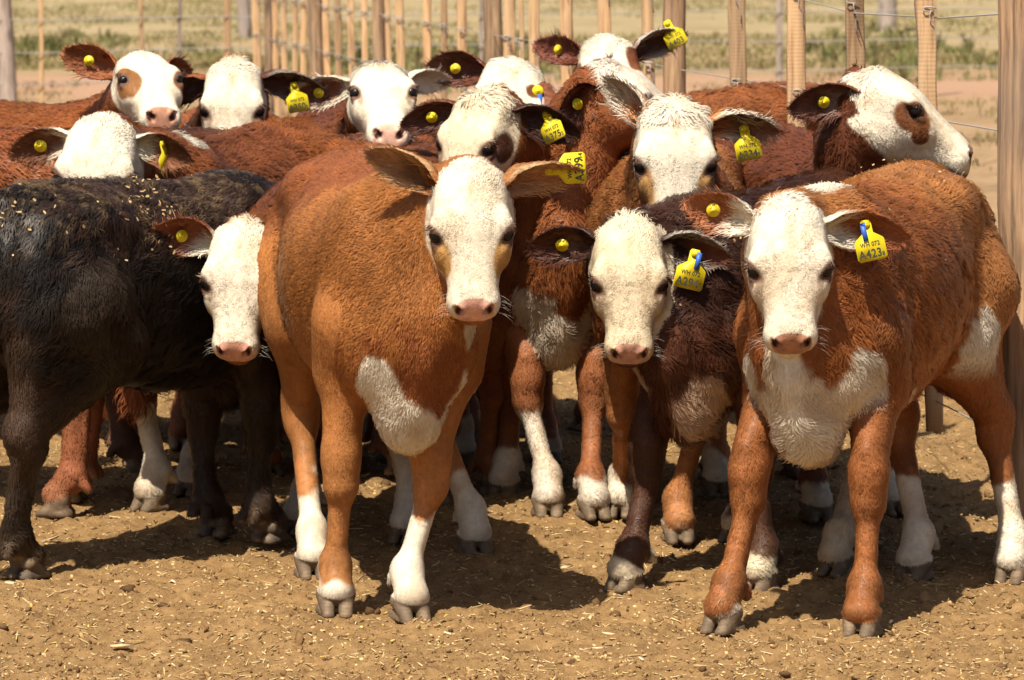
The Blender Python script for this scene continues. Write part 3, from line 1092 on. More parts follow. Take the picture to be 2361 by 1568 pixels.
    # tags
    for k, what in S.get('tags', []):
        mid, (e, o, sdv), E = mids[k]
        pos = mid + o * what.get('lift', .012) + e * what.get('de', 0) * hs + np.array([0, 0, 1.0]) * what.get('dz', 0)
        nrm = tod(what['n']) if 'n' in what else o
        if what['t'] == 'button':
            add_button(root, pos, nrm, what.get('r', .016), what.get('blue', False))
        else:
            add_tag(root, pos, nrm, what.get('roll', 0), what['a'], what['b'], what.get('c', ''), what.get('k', 1.1), what.get('blue', False))
    return root
# ------------------------------------------------------------------ ground
def vn2(x, y, seed):
    """smooth value noise on a unit lattice, -1..1"""
    ix = np.floor(x).astype(np.int64); iy = np.floor(y).astype(np.int64)
    fx = x - ix; fy = y - iy
    fx = fx * fx * (3 - 2 * fx); fy = fy * fy * (3 - 2 * fy)

    def h(a, b):
        k = (a * 374761393 + b * 668265263 + seed * 974711) & 0x7fffffff
        k = ((k ^ (k >> 13)) * 1274126177) & 0x7fffffff
        return ((k ^ (k >> 16)) & 0xffff) / 32767.5 - 1
    return (h(ix, iy) * (1 - fx) + h(ix + 1, iy) * fx) * (1 - fy) + (h(ix, iy + 1) * (1 - fx) + h(ix + 1, iy + 1) * fx) * fy


def height(x, y):
    near = sstep(60, 20, y)
    warp = vn2(x * 6, y * 6, 5) * .5
    z = .016 * vn2(x * 2.3, y * 2.3, 1) + .014 * vn2(x * 7 + warp, y * 7, 2) + .011 * (1 - 2 * np.abs(vn2(x * 15 + warp, y * 15, 3))) + .008 * vn2(x * 38 + warp, y * 38, 4) + .004 * vn2(x * 80, y * 80, 6)
    return z * (.25 + .75 * near) - .006


def axis(fine, h, hi, lo, grow):
    a = list(np.arange(fine[0], fine[1], h))
    st = h
    while a[-1] < hi:
        st = min(st * grow, 60); a.append(a[-1] + st)
    b = [fine[0]]; st = h
    while b[-1] > lo:
        st = min(st * grow, 60); b.append(b[-1] - st)
    return np.array(b[1:][::-1] + a)


gx = axis((-1.75, 1.75), .014, 900, -900, 1.09)
gy = np.concatenate([axis((8.2, 10.6), .013, 10.62, -40, 1.12), ])
gy = np.concatenate([gy[gy < 10.6], np.arange(10.6, 14, .03)])
st = .03; ext = [gy[-1]]
while ext[-1] < 2500:
    st = min(st * 1.05, 120); ext.append(ext[-1] + st)
gy = np.concatenate([gy, ext[1:]])
X, Y = np.meshgrid(gx, gy)
Z = height(X, Y) * (np.abs(X) < 60)
nx, ny = len(gx), len(gy)
I = np.arange(nx * ny).reshape(ny, nx)
Q = np.stack([I[:-1, :-1], I[:-1, 1:], I[1:, 1:], I[1:, :-1]], -1).reshape(-1, 4)

t = NT('yard_soil')
pos = t.n('NewGeometry').outputs['Position']
sep = t.n('SeparateXYZ', ins={0: pos})
big = t.noise(pos, .55, 4)
fine = t.noise(pos, 34, 8, .72)
mid = t.noise(pos, 5.5, 5, .6)
soil = t.ramp(fine, [(.30, (.155, .090, .038)), (.48, (.245, .149, .065)), (.62, (.298, .188, .085)), (.75, (.39, .265, .13))])
soil = t.mix(1.0, soil, t.ramp(mid, [(.3, (.80, .78, .76)), (.7, (1.12, 1.1, 1.08))]), 'MULTIPLY')
flk = t.n('TexVoronoi', feature='F1', ins={'Vector': pos, 'Scale': 95.0, 'Randomness': 1.0})
fm = t.math('GREATER_THAN', t.n('SeparateXYZ', ins={0: flk.outputs['Color']}).outputs[0], .965)
fm = t.math('MULTIPLY', fm, t.math('LESS_THAN', flk.outputs['Distance'], .42))
soil = t.mix(fm, soil, (.60, .42, .20))
bare = t.ramp(t.math('ADD', t.math('MULTIPLY', t.noise(pos, .9, 7, .72), .6), t.math('MULTIPLY', t.noise(pos, 9.0, 5, .7), .4)), [(.36, (.19, .122, .066)), (.47, (.28, .185, .104)), (.55, (.33, .220, .125)), (.66, (.40, .27, .16))])
field = t.ramp(t.noise(pos, .6, 7, .7), [(.34, (.19, .165, .08)), (.45, (.28, .225, .12)), (.56, (.34, .265, .155)), (.70, (.34, .24, .145))])
yy = t.math('ADD', sep.outputs[1], t.math('MULTIPLY', t.math('SUBTRACT', big, .5), 16.0))
m1 = t.n('MapRange', ins={0: yy, 1: 17.0, 2: 23.0, 3: 0.0, 4: 1.0}).outputs[0]
yy2 = t.math('ADD', sep.outputs[1], t.math('MULTIPLY', t.math('SUBTRACT', big, .5), 42.0))
m2 = t.n('MapRange', ins={0: yy2, 1: 40.0, 2: 54.0, 3: 0.0, 4: 1.0}).outputs[0]
c = t.mix(m1, soil, bare)
# reddish wheel track across the back
tr = t.math('ABSOLUTE', t.math('SUBTRACT', t.math('ADD', sep.outputs[1], t.math('MULTIPLY', big, 3.0)), 39.5))
trm = t.n('MapRange', ins={0: tr, 1: 1.6, 2: 3.0, 3: 0.85, 4: 0.0}).outputs[0]
c = t.mix(trm, c, (.37, .222, .145))
c = t.mix(t.math('MULTIPLY', m2, .9), c, field)
t.link(c, t.b.inputs['Base Color'])
t.b.inputs['Roughness'].default_value = .95
t.b.inputs['Specular IOR Level'].default_value = .1
t.bump(t.math('ADD', fine, t.math('MULTIPLY', t.noise(pos, 120, 4), .5)), .012, .8)
M['soil'] = t.m
ground = mesh_obj('ground', np.stack([X, Y, Z], -1).reshape(-1, 3), Q, M['soil'])
tag(ground, 'trampled brown yard soil running back to dry grass', kind='structure')

# crumbs, chips and straw lying on it
t = NT('litter')
a = t.n('Attribute', attribute_name='tint')
co = t.n('TexCoord').outputs['Object']
t.link(t.mix(1.0, a.outputs['Color'], t.ramp(t.noise(co, 160, 3), [(.3, (.75, .75, .75)), (.7, (1.1, 1.1, 1.1))]), 'MULTIPLY'), t.b.inputs['Base Color'])
t.b.inputs['Roughness'].default_value = .9
t.b.inputs['Specular IOR Level'].default_value = .15
M['litter'] = t.m


def scatter_spots(n, seed, y0=8.3, y1=14.0):
    r = np.random.default_rng(seed)
    y = y0 + (y1 - y0) * r.random(n) ** 1.5
    x = (r.random(n) - .5) * 2 * (.142 * y + .12)
    return r, x, y


def scatter(name, label, base_v, base_f, n, seed, size, flat, sink, cols, jit=.25, y1=14.0):
    r, x, y = scatter_spots(n, seed, y1=y1)
    sz = size(r, n)
    k = len(base_v)
    V = np.tile(base_v, (n, 1, 1)) * (1 + jit * r.normal(size=(n, k, 1)))
    V = V * sz[:, None, :]
    an = r.random(n) * 6.283; tl = r.normal(size=n) * flat; t2 = r.normal(size=n) * flat
    c, s = np.cos(tl)[:, None], np.sin(tl)[:, None]
    V[..., 1], V[..., 2] = V[..., 1] * c - V[..., 2] * s, V[..., 1] * s + V[..., 2] * c
    c, s = np.cos(t2)[:, None], np.sin(t2)[:, None]
    V[..., 0], V[..., 2] = V[..., 0] * c - V[..., 2] * s, V[..., 0] * s + V[..., 2] * c
    c, s = np.cos(an)[:, None], np.sin(an)[:, None]
    V[..., 0], V[..., 1] = V[..., 0] * c - V[..., 1] * s, V[..., 0] * s + V[..., 1] * c
    V += np.stack([x, y, height(x, y) + sink * sz[:, 2]], -1)[:, None, :]
    F = (np.array(base_f)[None] + (np.arange(n) * k)[:, None, None]).reshape(-1, len(base_f[0]))
    o = mesh_obj(name, V.reshape(-1, 3), F, M['litter'], smooth=False)
    cc = np.array(cols)[r.integers(0, len(cols), n)] * r.uniform(.75, 1.2, (n, 1))
    cc = np.concatenate([np.clip(cc, 0, .9), np.ones((n, 1))], 1)
    set_attr(o.data, 'tint', 'FLOAT_COLOR', np.repeat(cc, k, 0))
    tag(o, label, kind='stuff')
    return o


ph = (1 + 5 ** .5) / 2
ICO_V = np.array([(-1, ph, 0), (1, ph, 0), (-1, -ph, 0), (1, -ph, 0), (0, -1, ph), (0, 1, ph), (0, -1, -ph), (0, 1, -ph), (ph, 0, -1), (ph, 0, 1), (-ph, 0, -1), (-ph, 0, 1)]) / 1.9
ICO_F = [(0, 11, 5), (0, 5, 1), (0, 1, 7), (0, 7, 10), (0, 10, 11), (1, 5, 9), (5, 11, 4), (11, 10, 2), (10, 7, 6), (7, 1, 8), (3, 9, 4), (3, 4, 2), (3, 2, 6), (3, 6, 8), (3, 8, 9), (4, 9, 5), (2, 4, 11), (6, 2, 10), (8, 6, 7), (9, 8, 1)]
BOX_V = np.array([(x, y, z) for z in (-1, 1) for y in (-1, 1) for x in (-1, 1)], float)
BOX_F = [(0, 2, 3, 1), (4, 5, 7, 6), (0, 1, 5, 4), (1, 3, 7, 5), (3, 2, 6, 7), (2, 0, 4, 6)]
scatter('soil_crumbs', 'loose crumbs of brown soil', ICO_V, ICO_F, 46000, 21,
        lambda r, n: (.0016 + .0052 * r.random((n, 1)) ** 4.5) * np.array([1, 1, .62]) * r.uniform(.6, 1.5, (n, 3)), .6, .0,
        [(.255, .152, .065), (.29, .177, .076), (.225, .132, .055), (.325, .205, .092), (.195, .11, .046)], .33)
scatter('dung_clods', 'dark crumbled clods of dung and earth', ICO_V, ICO_F, 420, 24,
        lambda r, n: (.006 + .012 * r.random((n, 1)) ** 3) * np.array([1, 1, .6]) * r.uniform(.6, 1.4, (n, 3)), .5, .1,
        [(.12, .065, .03), (.16, .09, .04), (.10, .055, .025), (.20, .115, .05)], .3)
scatter('wood_chips', 'pale wood chips and husks trodden into the soil', BOX_V, BOX_F, 5200, 22,
        lambda r, n: np.stack([.0022 + .0075 * r.random(n) ** 3.5, .0014 + .003 * r.random(n) ** 2.5, np.full(n, .0010)], 1), .4, .9,
        [(.56, .39, .20), (.50, .33, .15), (.62, .41, .12), (.43, .28, .13), (.66, .52, .33), (.38, .23, .11), (.45, .30, .15)])
scatter('straw', 'bits of dry straw lying on the soil', BOX_V, BOX_F, 5000, 23,
        lambda r, n: np.stack([.006 + .018 * r.random(n) ** 2.5, np.full(n, .0011), np.full(n, .0009)], 1), .22, 1.4,
        [(.60, .45, .22), (.52, .37, .17), (.66, .51, .28), (.42, .28, .13)], .12)
# the few larger chips one can pick out
chips = [((1383, 1490), .030, .009, 0.3, 'wedge of pale wood lying in front of the two chips at the bottom'), ((1408, 1472), .024, .007, .35, 'flat pale wood chip lying lengthwise, rearmost of the three at the bottom'),
         ((1424, 1482), .020, .006, 1.2, 'narrow pale wood chip standing askew, right of the flat chip at the bottom'), ((1302, 1312), .022, .008, .9, 'ragged pale chip on the soil beside the shadow of the orange-brown calf'),
         ((30, 1345), .022, .010, -.4, 'pale chip against the hoof of the black calf'), ((118, 1238), .026, .010, .1, 'brownish chip on the soil behind the leg of the black calf'),
         ((276, 1493), .019, .007, .1, 'pale oblong chip on the open soil at the lower left'), ((186, 1358), .018, .008, .2, 'yellow chip on the soil right of the hoof of the black calf')]
for i, ((px, py), ln, wd, an, lab) in enumerate(chips):
    p = gnd(px, py); r = np.random.default_rng(50 + i)
    V = BOX_V * (1 + .22 * r.normal(size=(8, 1))) * np.array([ln, wd, .0035])
    V[:4, 0] *= r.uniform(.6, .9)
    c, s_ = math.cos(an), math.sin(an)
    V = np.stack([V[:, 0] * c - V[:, 1] * s_, V[:, 0] * s_ + V[:, 1] * c, V[:, 2] + V[:, 0] * r.normal() * .2], 1)
    o = mesh_obj('wood_chip', V, BOX_F, M['litter'], smooth=False)
    o.location = (p[0], p[1], float(height(np.array([p[0]]), np.array([p[1]]))[0]) + .007)
    set_attr(o.data, 'tint', 'FLOAT_COLOR', np.tile((.66, .48, .27, 1), (8, 1)))
    tag(o, lab, 'wood chip', 'larger wood chips on the soil')

# ------------------------------------------------------------------ dry field and weeds
def blades(name, label, xs, ys, n_per, hgt, wid, cols, seed, spread):
    r = np.random.default_rng(seed)
    n = len(xs) * n_per
    x = np.repeat(xs, n_per) + r.normal(size=n) * spread; y = np.repeat(ys, n_per) + r.normal(size=n) * spread
    h = np.repeat(hgt, n_per) * r.uniform(.5, 1.2, n); w = wid * r.uniform(.6, 1.3, n)
    an = r.random(n) * 6.28; ln = h * r.uniform(.1, .8, n); la = r.random(n) * 6.28
    b = np.stack([x, y, np.zeros(n)], 1)
    d = np.stack([np.cos(an) * w, np.sin(an) * w, np.zeros(n)], 1)
    tp = b + np.stack([np.cos(la) * ln, np.sin(la) * ln, h], 1)
    md = b + np.stack([np.cos(la) * ln * .35, np.sin(la) * ln * .35, h * .6], 1)
    V = np.stack([b - d, b + d, md + d * .8, tp, md - d * .8], 1)
    F = np.arange(n * 5).reshape(n, 5)
    o = mesh_obj(name, V.reshape(-1, 3), F, M['litter'])
    cc = np.repeat(np.array(cols)[r.integers(0, len(cols), len(xs))], n_per, 0) * r.uniform(.7, 1.2, (n, 1))
    set_attr(o.data, 'tint', 'FLOAT_COLOR', np.repeat(np.concatenate([cc, np.ones((n, 1))], 1), 5, 0))
    tag(o, label, kind='stuff')


r = np.random.default_rng(77)
n = 14000
ys = 42 + 75 * r.random(n) ** 1.3; xs = (r.random(n) - .5) * .32 * ys
keep = (vn2(xs * .35, ys * .16, 9) + .5 * vn2(xs * 1.3, ys * .6, 10) + (ys - 50) * .012) > -.05
blades('grass', 'dry yellow-green grass of the field', xs[keep], ys[keep], 7, .03 + .07 * r.random(keep.sum()) ** 2, .010, [(.22, .20, .07), (.29, .24, .11), (.33, .26, .14), (.18, .18, .06), (.34, .26, .15)], 78, .22)
n = 5200
ys = 24 + 24 * r.random(n); xs = (r.random(n) - .5) * .32 * ys
keep = (vn2(xs * .9, ys * .35, 31) + .6 * vn2(xs * 3, ys * 1.2, 32)) > .28
blades('dry_grass', 'sparse dry tufts on the bare ground behind the fences', xs[keep], ys[keep], 9, .02 + .06 * r.random(keep.sum()) ** 2, .006, [(.24, .20, .08), (.33, .25, .13), (.36, .27, .15), (.17, .16, .06), (.26, .17, .09)], 80, .07)
spots = [(60, 118, 40, 1.0), (120, 100, 40, .8), (175, 112, 40, .7), (250, 108, 50, .5), (700, 150, 34, .9), (745, 165, 34, 1.2), (800, 150, 36, 1.2), (860, 150, 36, .9), (985, 165, 34, 1.3), (1030, 150, 36, 1.0), (1090, 160, 34, 1.1), (1215, 130, 38, .9),
         (1245, 150, 38, .6), (2020, 140, 38, 1.0), (2060, 160, 36, 1.4), (2105, 120, 40, 1.0), (2060, 90, 44, 1.1), (1960, 120, 40, .5), (2255, 130, 40, .4), (480, 140, 42, .5), (440, 110, 46, .4)]
xs, ys, hh = [], [], []
for px, py, _, k in spots:
    p = gnd(px, py)
    for _ in range(int(26 * k)):
        xs.append(p[0] + r.normal() * .26 * k); ys.append(p[1] + r.normal() * 2.6 * k); hh.append(.06 + .17 * k * r.random() ** 1.5)
blades('weeds', 'green weeds growing behind the fences', np.array(xs), np.array(ys), 9, np.array(hh), .016, [(.16, .165, .06), (.20, .19, .08), (.23, .21, .09), (.13, .14, .05), (.28, .24, .12)], 79, .05)


# ------------------------------------------------------------------ fences
def tube(pts, r, n=6):
    pts = np.asarray(pts, float)
    V, F = [], []
    for i, p in enumerate(pts):
        d = unit(pts[min(i + 1, len(pts) - 1)] - pts[max(i - 1, 0)])
        a = unit(np.cross(d, [0.3, .2, .9])); b = np.cross(d, a)
        for j in range(n):
            q = 2 * math.pi * j / n
            V.append(p + r * (a * math.cos(q) + b * math.sin(q)))
    for i in range(len(pts) - 1):
        for j in range(n):
            k = (j + 1) % n
            F.append([i * n + j, i * n + k, (i + 1) * n + k, (i + 1) * n + j])
    F.append(list(range(n))[::-1]); F.append([(len(pts) - 1) * n + j for j in range(n)])
    return np.array(V), F


def plank(w, d, z0, z1, seed, lean=(0, 0), rough=.0018):
    """sawn upright with slightly uneven faces"""
    r = np.random.default_rng(seed)
    zs = np.linspace(z0, z1, 15)
    V, F = [], []
    b = .10 * w
    prof = [(-w / 2 + b, -d / 2), (w / 2 - b, -d / 2), (w / 2, -d / 2 + b), (w / 2, d / 2 - b), (w / 2 - b, d / 2), (-w / 2 + b, d / 2), (-w / 2, d / 2 - b), (-w / 2, -d / 2 + b)]
    ox = np.cumsum(r.normal(size=15)) * rough; oy = np.cumsum(r.normal(size=15)) * rough
    for i, z in enumerate(zs):
        for x, y in prof:
            V.append((x * (1 + .05 * r.normal()) + ox[i] + lean[0] * z, y + oy[i] + lean[1] * z, z))
    for i in range(14):
        for j in range(8):
            k = (j + 1) % 8
            F.append([i * 8 + j, i * 8 + k, (i + 1) * 8 + k, (i + 1) * 8 + j])
    F.append(list(range(8))[::-1]); F.append([14 * 8 + j for j in range(8)])
    return np.array(V), F


def log(w, z0, z1, seed, lean=(0, 0), n=18, m=22):
    r = np.random.default_rng(seed)
    V, F = [], []
    ph_ = r.random(4) * 6.28
    ox = np.cumsum(r.normal(size=m)) * .003; oy = np.cumsum(r.normal(size=m)) * .003
    for i in range(m):
        z = z0 + (z1 - z0) * i / (m - 1)
        for j in range(n):
            a = 2 * math.pi * j / n
            rr = w / 2 * (1 + .05 * math.sin(2 * a + ph_[0]) + .04 * math.sin(3 * a + ph_[1] + z) + .03 * math.sin(5 * a + ph_[2] + 2 * z) + .015 * r.normal()) * (1.06 - .08 * z)
            V.append((rr * math.cos(a) + ox[i] + lean[0] * z, rr * math.sin(a) + oy[i] + lean[1] * z, z))
    for i in range(m - 1):
        for j in range(n):
            k = (j + 1) % n
            F.append([i * n + j, i * n + k, (i + 1) * n + k, (i + 1) * n + j])
    F.append(list(range(n))[::-1]); F.append([(m - 1) * n + j for j in range(n)])
    return np.array(V), F


LINE = np.array([(1.40, 9.6), (1.197, 10.9), (.775, 13.6), (-.58, 21.3), (-2.05, 29.0)])


def on_line(px):
    """where the fence line crosses the sight line through column px"""
    k = (px - CX) / FPX
    for a, b in zip(LINE[:-1], LINE[1:]):
        ua = a[0] - k * a[1]; ub = b[0] - k * b[1]
        if ua * ub <= 0:
            t_ = ua / (ua - ub); p = a + (b - a) * t_
            return p, unit(b - a)
    a, b = (LINE[0], LINE[1]) if px > 2300 else (LINE[-2], LINE[-1])
    ua = a[0] - k * a[1]; ub = b[0] - k * b[1]
    p = a + (b - a) * (ua / (ua - ub))
    return p, unit(b - a)


def tie_mesh(r, tail, seed):
    q = np.random.default_rng(seed)
    loop = [(.018 * math.cos(a) * 1.0 - .004, -.006 - .003 * math.sin(2 * a), .007 * math.sin(a)) for a in np.linspace(.2, 5.6, 10)]
    tl = [(0, -.008, -.004), (.004 * q.normal(), -.011, -.022), (.010, -.010, -.04 * tail), (.012 + .004 * q.normal(), -.009, -.075 * tail), (.020, -.010, -.11 * tail)]
    return join_parts([tube(loop, r, 5), tube(tl, r * .7, 5)])


fence = empty('wire_fence', (1.197, 10.9, 0))
tag(fence, 'wire fence of upright wooden droppers and posts running back behind the herd', 'fence')
fo = np.array([1.197, 10.9, 0])
WIRES = [1.405, 1.10, .815, .55, .30]
RIGHT = [(2398, 130, 'post', .022), (2167, 42, 'd', .02), (1966, 42, 'd', .0), (1849, 40, 'd', .012), (1725, 38, 'd', .03), (1568, 56, 'post', .015), (1512, 26, 'd', .02), (1395, 29, 'd', .0), (1311, 27, 'd', .01), (1237, 25, 'd', .0),
         (1211, 11, 'd', .02), (1172, 27, 'd', .0), (1137, 44, 'post', .01), (1077, 21, 'd', .02), (1024, 15, 'd', .0), (985, 18, 'd', -.005), (932, 20, 'd', .015), (902, 13, 'd', .02), (875, 32, 'post', .01), (845, 14, 'd', .01),
         (816, 15, 'd', .02), (790, 17, 'd', .02), (762, 16, 'd', .02), (727, 34, 'post', .01), (700, 14, 'd', .0), (682, 13, 'd', .0), (663, 13, 'd', .02), (643, 14, 'd', .02), (620, 23, 'post', .0), (596, 18, 'd', .01)]
for i, (px, wpx, kd, lean) in enumerate(RIGHT):
    p, dr = on_line(px)
    w = wpx * p[1] / FPX
    ro = math.atan2(p[0], p[1])
    if kd == 'post':
        V, F = log(w, -.3, 1.85, 300 + i, (-lean, 0))
        o = mesh_obj('fence_post', V, F, M['post'], fence)
    else:
        V, F = plank(w, w * .62, .17 + .05 * (i % 3), 1.62, 300 + i, (-lean, 0))
        o = mesh_obj('fence_dropper', V, F, M['dropper'], fence, smooth=False)
        for k, hz in enumerate(WIRES[:3]):
            tv, tf = tie_mesh(.0021 if px > 1600 else .0030, 1.0 if px > 1200 else .6, 900 + i * 5 + k)
            tm = mesh_obj('wire_tie', tv + np.array([-lean * hz - .003, -w * .31, hz]), tf, M['wire'], o)
    o.location = (p[0] - fo[0], p[1] - fo[1], 0)
    o.rotation_euler = (0, 0, -.45 * ro + np.random.default_rng(i).normal() * .12)
for k, hz in enumerate(WIRES):
    pts = []
    xs = [2480, 2398, 2167, 1966, 1849, 1725, 1568, 1395, 1237, 1137, 932, 875, 727, 620, 590]
    for i, px in enumerate(xs):
        p, dr = on_line(px)
        sag = .018 * math.sin(i * 1.7 + k) * (1 if hz > 1.3 else .3) - (.02 if hz > 1.3 and 1700 < px < 2200 else 0)
        pts.append((p[0], p[1] - .018, hz + sag))
    V, F = tube(np.array(pts) - fo, .0021)
    mesh_obj('wire', V, F, M['wire'], fence)

back = empty('wire_fence', (-2.3, 33.0, 0))
tag(back, 'thin wire fence crossing the background in front of the dry field', 'fence')
bo = np.array([-2.3, 33.0, 0])
for i, (px, wpx, kd, lean) in enumerate([(20, 42, 'log', .04), (95, 10, 'd', .0), (329, 10, 'd', .0), (416, 9, 'g', .0), (524, 15, 'd', .0), (1110, 9, 'g', .0), (1797, 13, 'g', .0), (2141, 17, 'd', -.02), (-150, 10, 'd', 0), (2440, 10, 'd', 0)]):
    d = 33.0 + (px - 300) * .0016
    p = at(px, 60, d)
    w = wpx * d / FPX
    if kd == 'log':
        o = mesh_obj('fence_post', *log(w, -.3, 1.7, 500 + i, (-lean, 0)), M['grey_post'], back)
    else:
        o = mesh_obj('fence_dropper', *plank(w, w * .7, .02, 1.35, 500 + i, (-lean, 0)), M['grey_post'] if kd == 'g' else M['dropper'], back, smooth=False)
    o.location = (p[0] - bo[0], p[1] - bo[1], 0)
for hz in (1.15, .79, .52, .26):
    pts = [at(px, 0, 33.0 + (px - 300) * .0016) for px in np.linspace(-300, 2600, 16)]
    pts = np.array([(p[0], p[1] - .03, hz + .012 * math.sin(i * 2.1)) for i, p in enumerate(pts)])
    mesh_obj('wire', *tube(pts - bo, .005, 5), M['wire'], back)
for i, (px, py, wpx, lean, hgt, lab) in enumerate([(566, 86, 28, .05, 2.4, 'grey leaning log post out in the field, behind the corner of the fence'), (2046, 74, 44, .0, 3.0, 'thick grey log post out in the field with green weeds at its foot')]):
    p = gnd(px, py)
    o = mesh_obj('log_post', *log(wpx * p[1] / FPX, -.3, hgt, 600 + i, (-lean, 0)), M['grey_post'])
    o.location = (p[0], p[1], 0)
    tag(o, lab, 'post', 'log posts in the field')
# ------------------------------------------------------------------ the herd
def g2(x, y): 
    p = gnd(x, y); return (p[0], p[1])


def btn(n=None, **k):
    d = dict(t='button', **k)
    if n is not None: d['n'] = n
    return d


def plate(a, b, c='', **k): return dict(t='plate', a=a, b=b, c=c, **k)


FACE_CAM = dict(f=(0, -.33, -.94), u=(0, -.94, .33))
HERD = []

HERD.append(dict(  # front, orange
    key='B', hw=0.98, seed=101, lod=0, scale=1.07, hs=0.813, pos=(-.335, 9.60), fwd=(.20, -1), coat=ORANGE, coat2=CHEST, coat2_bias=-.42,
    label='orange-brown calf front and centre, yellow tag A399 sideways at its ear tip',
    poll=at(1083, 392, 8.98), f=(.03, -.24, -.97), u=(.02, -.97, .24), furlen=.55, tuft=.016, curl=.3,
    hoof={0: g2(948, 1432), 1: g2(775, 1418), 2: g2(1095, 1278), 3: g2(722, 1332)},
    socks=(.235, .07, .20, .19), belly=1.02, legcol=(.42, .18, .06),
    patches=[('body', (.50, .03, .45), (.17, .135, .13), None, .30), ('body', (.50, -.085, .54), (.12, .035, .06), None, .3), ('body', (.56, .035, .565), (.2, .075, .085), CHEST, .35), ('body', (.60, .13, .70), (.16, .035, .10), None, .2)],
    face_patches=[((.225, .080, .000), (.062, .030, .055), (.44, .24, .08), .08), ((.225, -.080, .000), (.062, .030, .055), (.44, .24, .08), .08)],
    nose=(.66, .36, .28), nosespot=.3,
    ears={'R': dict(e=(-.84, .15, .52), o=(-.35, -.80, -.5), len=.225, w=.11, out=ORANGE, base=ORANGE, edge=(.5, .30, .15), inbase=(.14, .07, .03), **{'in': (.24, .13, .075)}),
          'L': dict(e=(.92, .1, .32), o=(.25, -.62, -.74), len=.215, w=.115, out=(.40, .17, .06), edge=(.5, .3, .15), **{'in': (.30, .15, .08)})},
    tags=[('L', plate('WH 072', 'A399', '14', n=(.25, -.95, .1), roll=1.62, de=.015, lift=.03, dz=.025, k=1.2))]))

HERD.append(dict(  # right front
    key='C', hw=1.03, seed=202, lod=0, scale=1.035, hs=0.777, pos=(.868, 9.47), fwd=(-.36, -.86), tail=False, legcol=(.32, .115, .034), throat=.04, chaff=25, coat=(.30, .098, .028), coat2=(.40, .16, .05), coat2_bias=-.35, coat2_z=2.2,
    label='chestnut calf with white chest, tag A423 with a blue strip',
    poll=at(1818, 480, 8.92), f=(.01, -.24, -.97), u=(-.02, -.97, .24),
    hoof={0: g2(1985, 1466), 1: g2(1665, 1458), 2: g2(2330, 1342), 3: g2(2105, 1338)},
    socks=(.0, .03, .27, .24), curl=.8, tuft=.03,
    patches=[('body', (.49, .0, .45), (.17, .14, .16), None, .2), ('body', (.45, .13, .55), (.14, .04, .10), None, .3), ('body', (.47, -.12, .55), (.12, .035, .07), None, .3),
             ('body', (-.12, 0, .43), (.2, .15, .09), None, .25), ('body', (-.24, .19, .56), (.08, .08, .10), None, .3), ('body', (.30, 0, .99), (.13, .035, .06), None, .2),
             ('body', (.16, .14, .45), (.06, .07, .08), None, .2)],
    nose=(.40, .19, .12), nosespot=.5,
    ears={'R': dict(e=(-.88, .0, .40), o=(.15, -.95, -.15), len=.205, w=.105, out=(.3, .1, .03), base=WHITE, b1=.36, **{'in': (.26, .10, .045)}),
          'L': dict(e=(.96, .1, -.02), o=(.05, -.93, -.25), len=.23, w=.112, out=(.3, .1, .03), base=WHITE, b1=.35, **{'in': (.20, .07, .03)})},
    tags=[('R', btn(de=.02)), ('L', plate('WH 072', 'A423', '8', n=(-.05, -.98, .2), roll=.22, dz=.022, de=-.005, lift=.025, k=1.15, blue=-.6))]))

HERD.append(dict(  # black
    key='A', seed=303, lod=0, scale=.98, hs=0.945, pos=(-.97, 10.12), fwd=(.58, .74), coat=BLACK, coat2=(.055, .030, .021), coat2_bias=.0, chaff=420, furlen=1.5, curl=.9, tuft=.04, legmix=.3, legcol=(.03, .018, .014),
    label='shaggy black calf with chaff on its back, head out of sight',
    poll=at(905, 600, 10.95), f=(.5, .5, -.7), u=(.7, .6, .5), face=False, dirt=.35,
    hoof={3: g2(62, 1334), 1: g2(622, 1250), 0: g2(500, 1236), 2: (-1.40, 9.98)}, horn=(.10, .075, .055), nose=(.03, .02, .02)))

HERD.append(dict(  # left, peeping beside the orange one
    key='D', hw=0.98, seed=404, lod=0, scale=1.02, hs=0.799, pos=(-.32, 10.76), fwd=(-.42, -.91), coat=(.16, .050, .018), coat2=(.26, .09, .026), coat2_bias=-.1, curl=.8, tuft=.03,
    label='white-faced calf peeping out between the black calf and the orange-brown calf',
    poll=at(560, 524, 9.93), f=(-.06, -.24, -.97), u=(-.10, -.97, .24),
    hoof={0: g2(935, 1250), 1: g2(690, 1228)}, socks=(.25, .2, .15, .20),
    patches=[('body', (-.02, 0, .46), (.36, .22, .13), None, .3), ('body', (-.28, .14, .50), (.07, .07, .10), None, .3)],
    nosespot=.4, ears={'R': dict(e=(-.93, -.22, .30), o=(-.1, -.95, -.25), len=.20, w=.12, out=(.22, .07, .03), base=WHITE, b1=.2, **{'in': (.18, .06, .03)})},
    tags=[('R', btn(n=(.5, -.85, 0)))]))

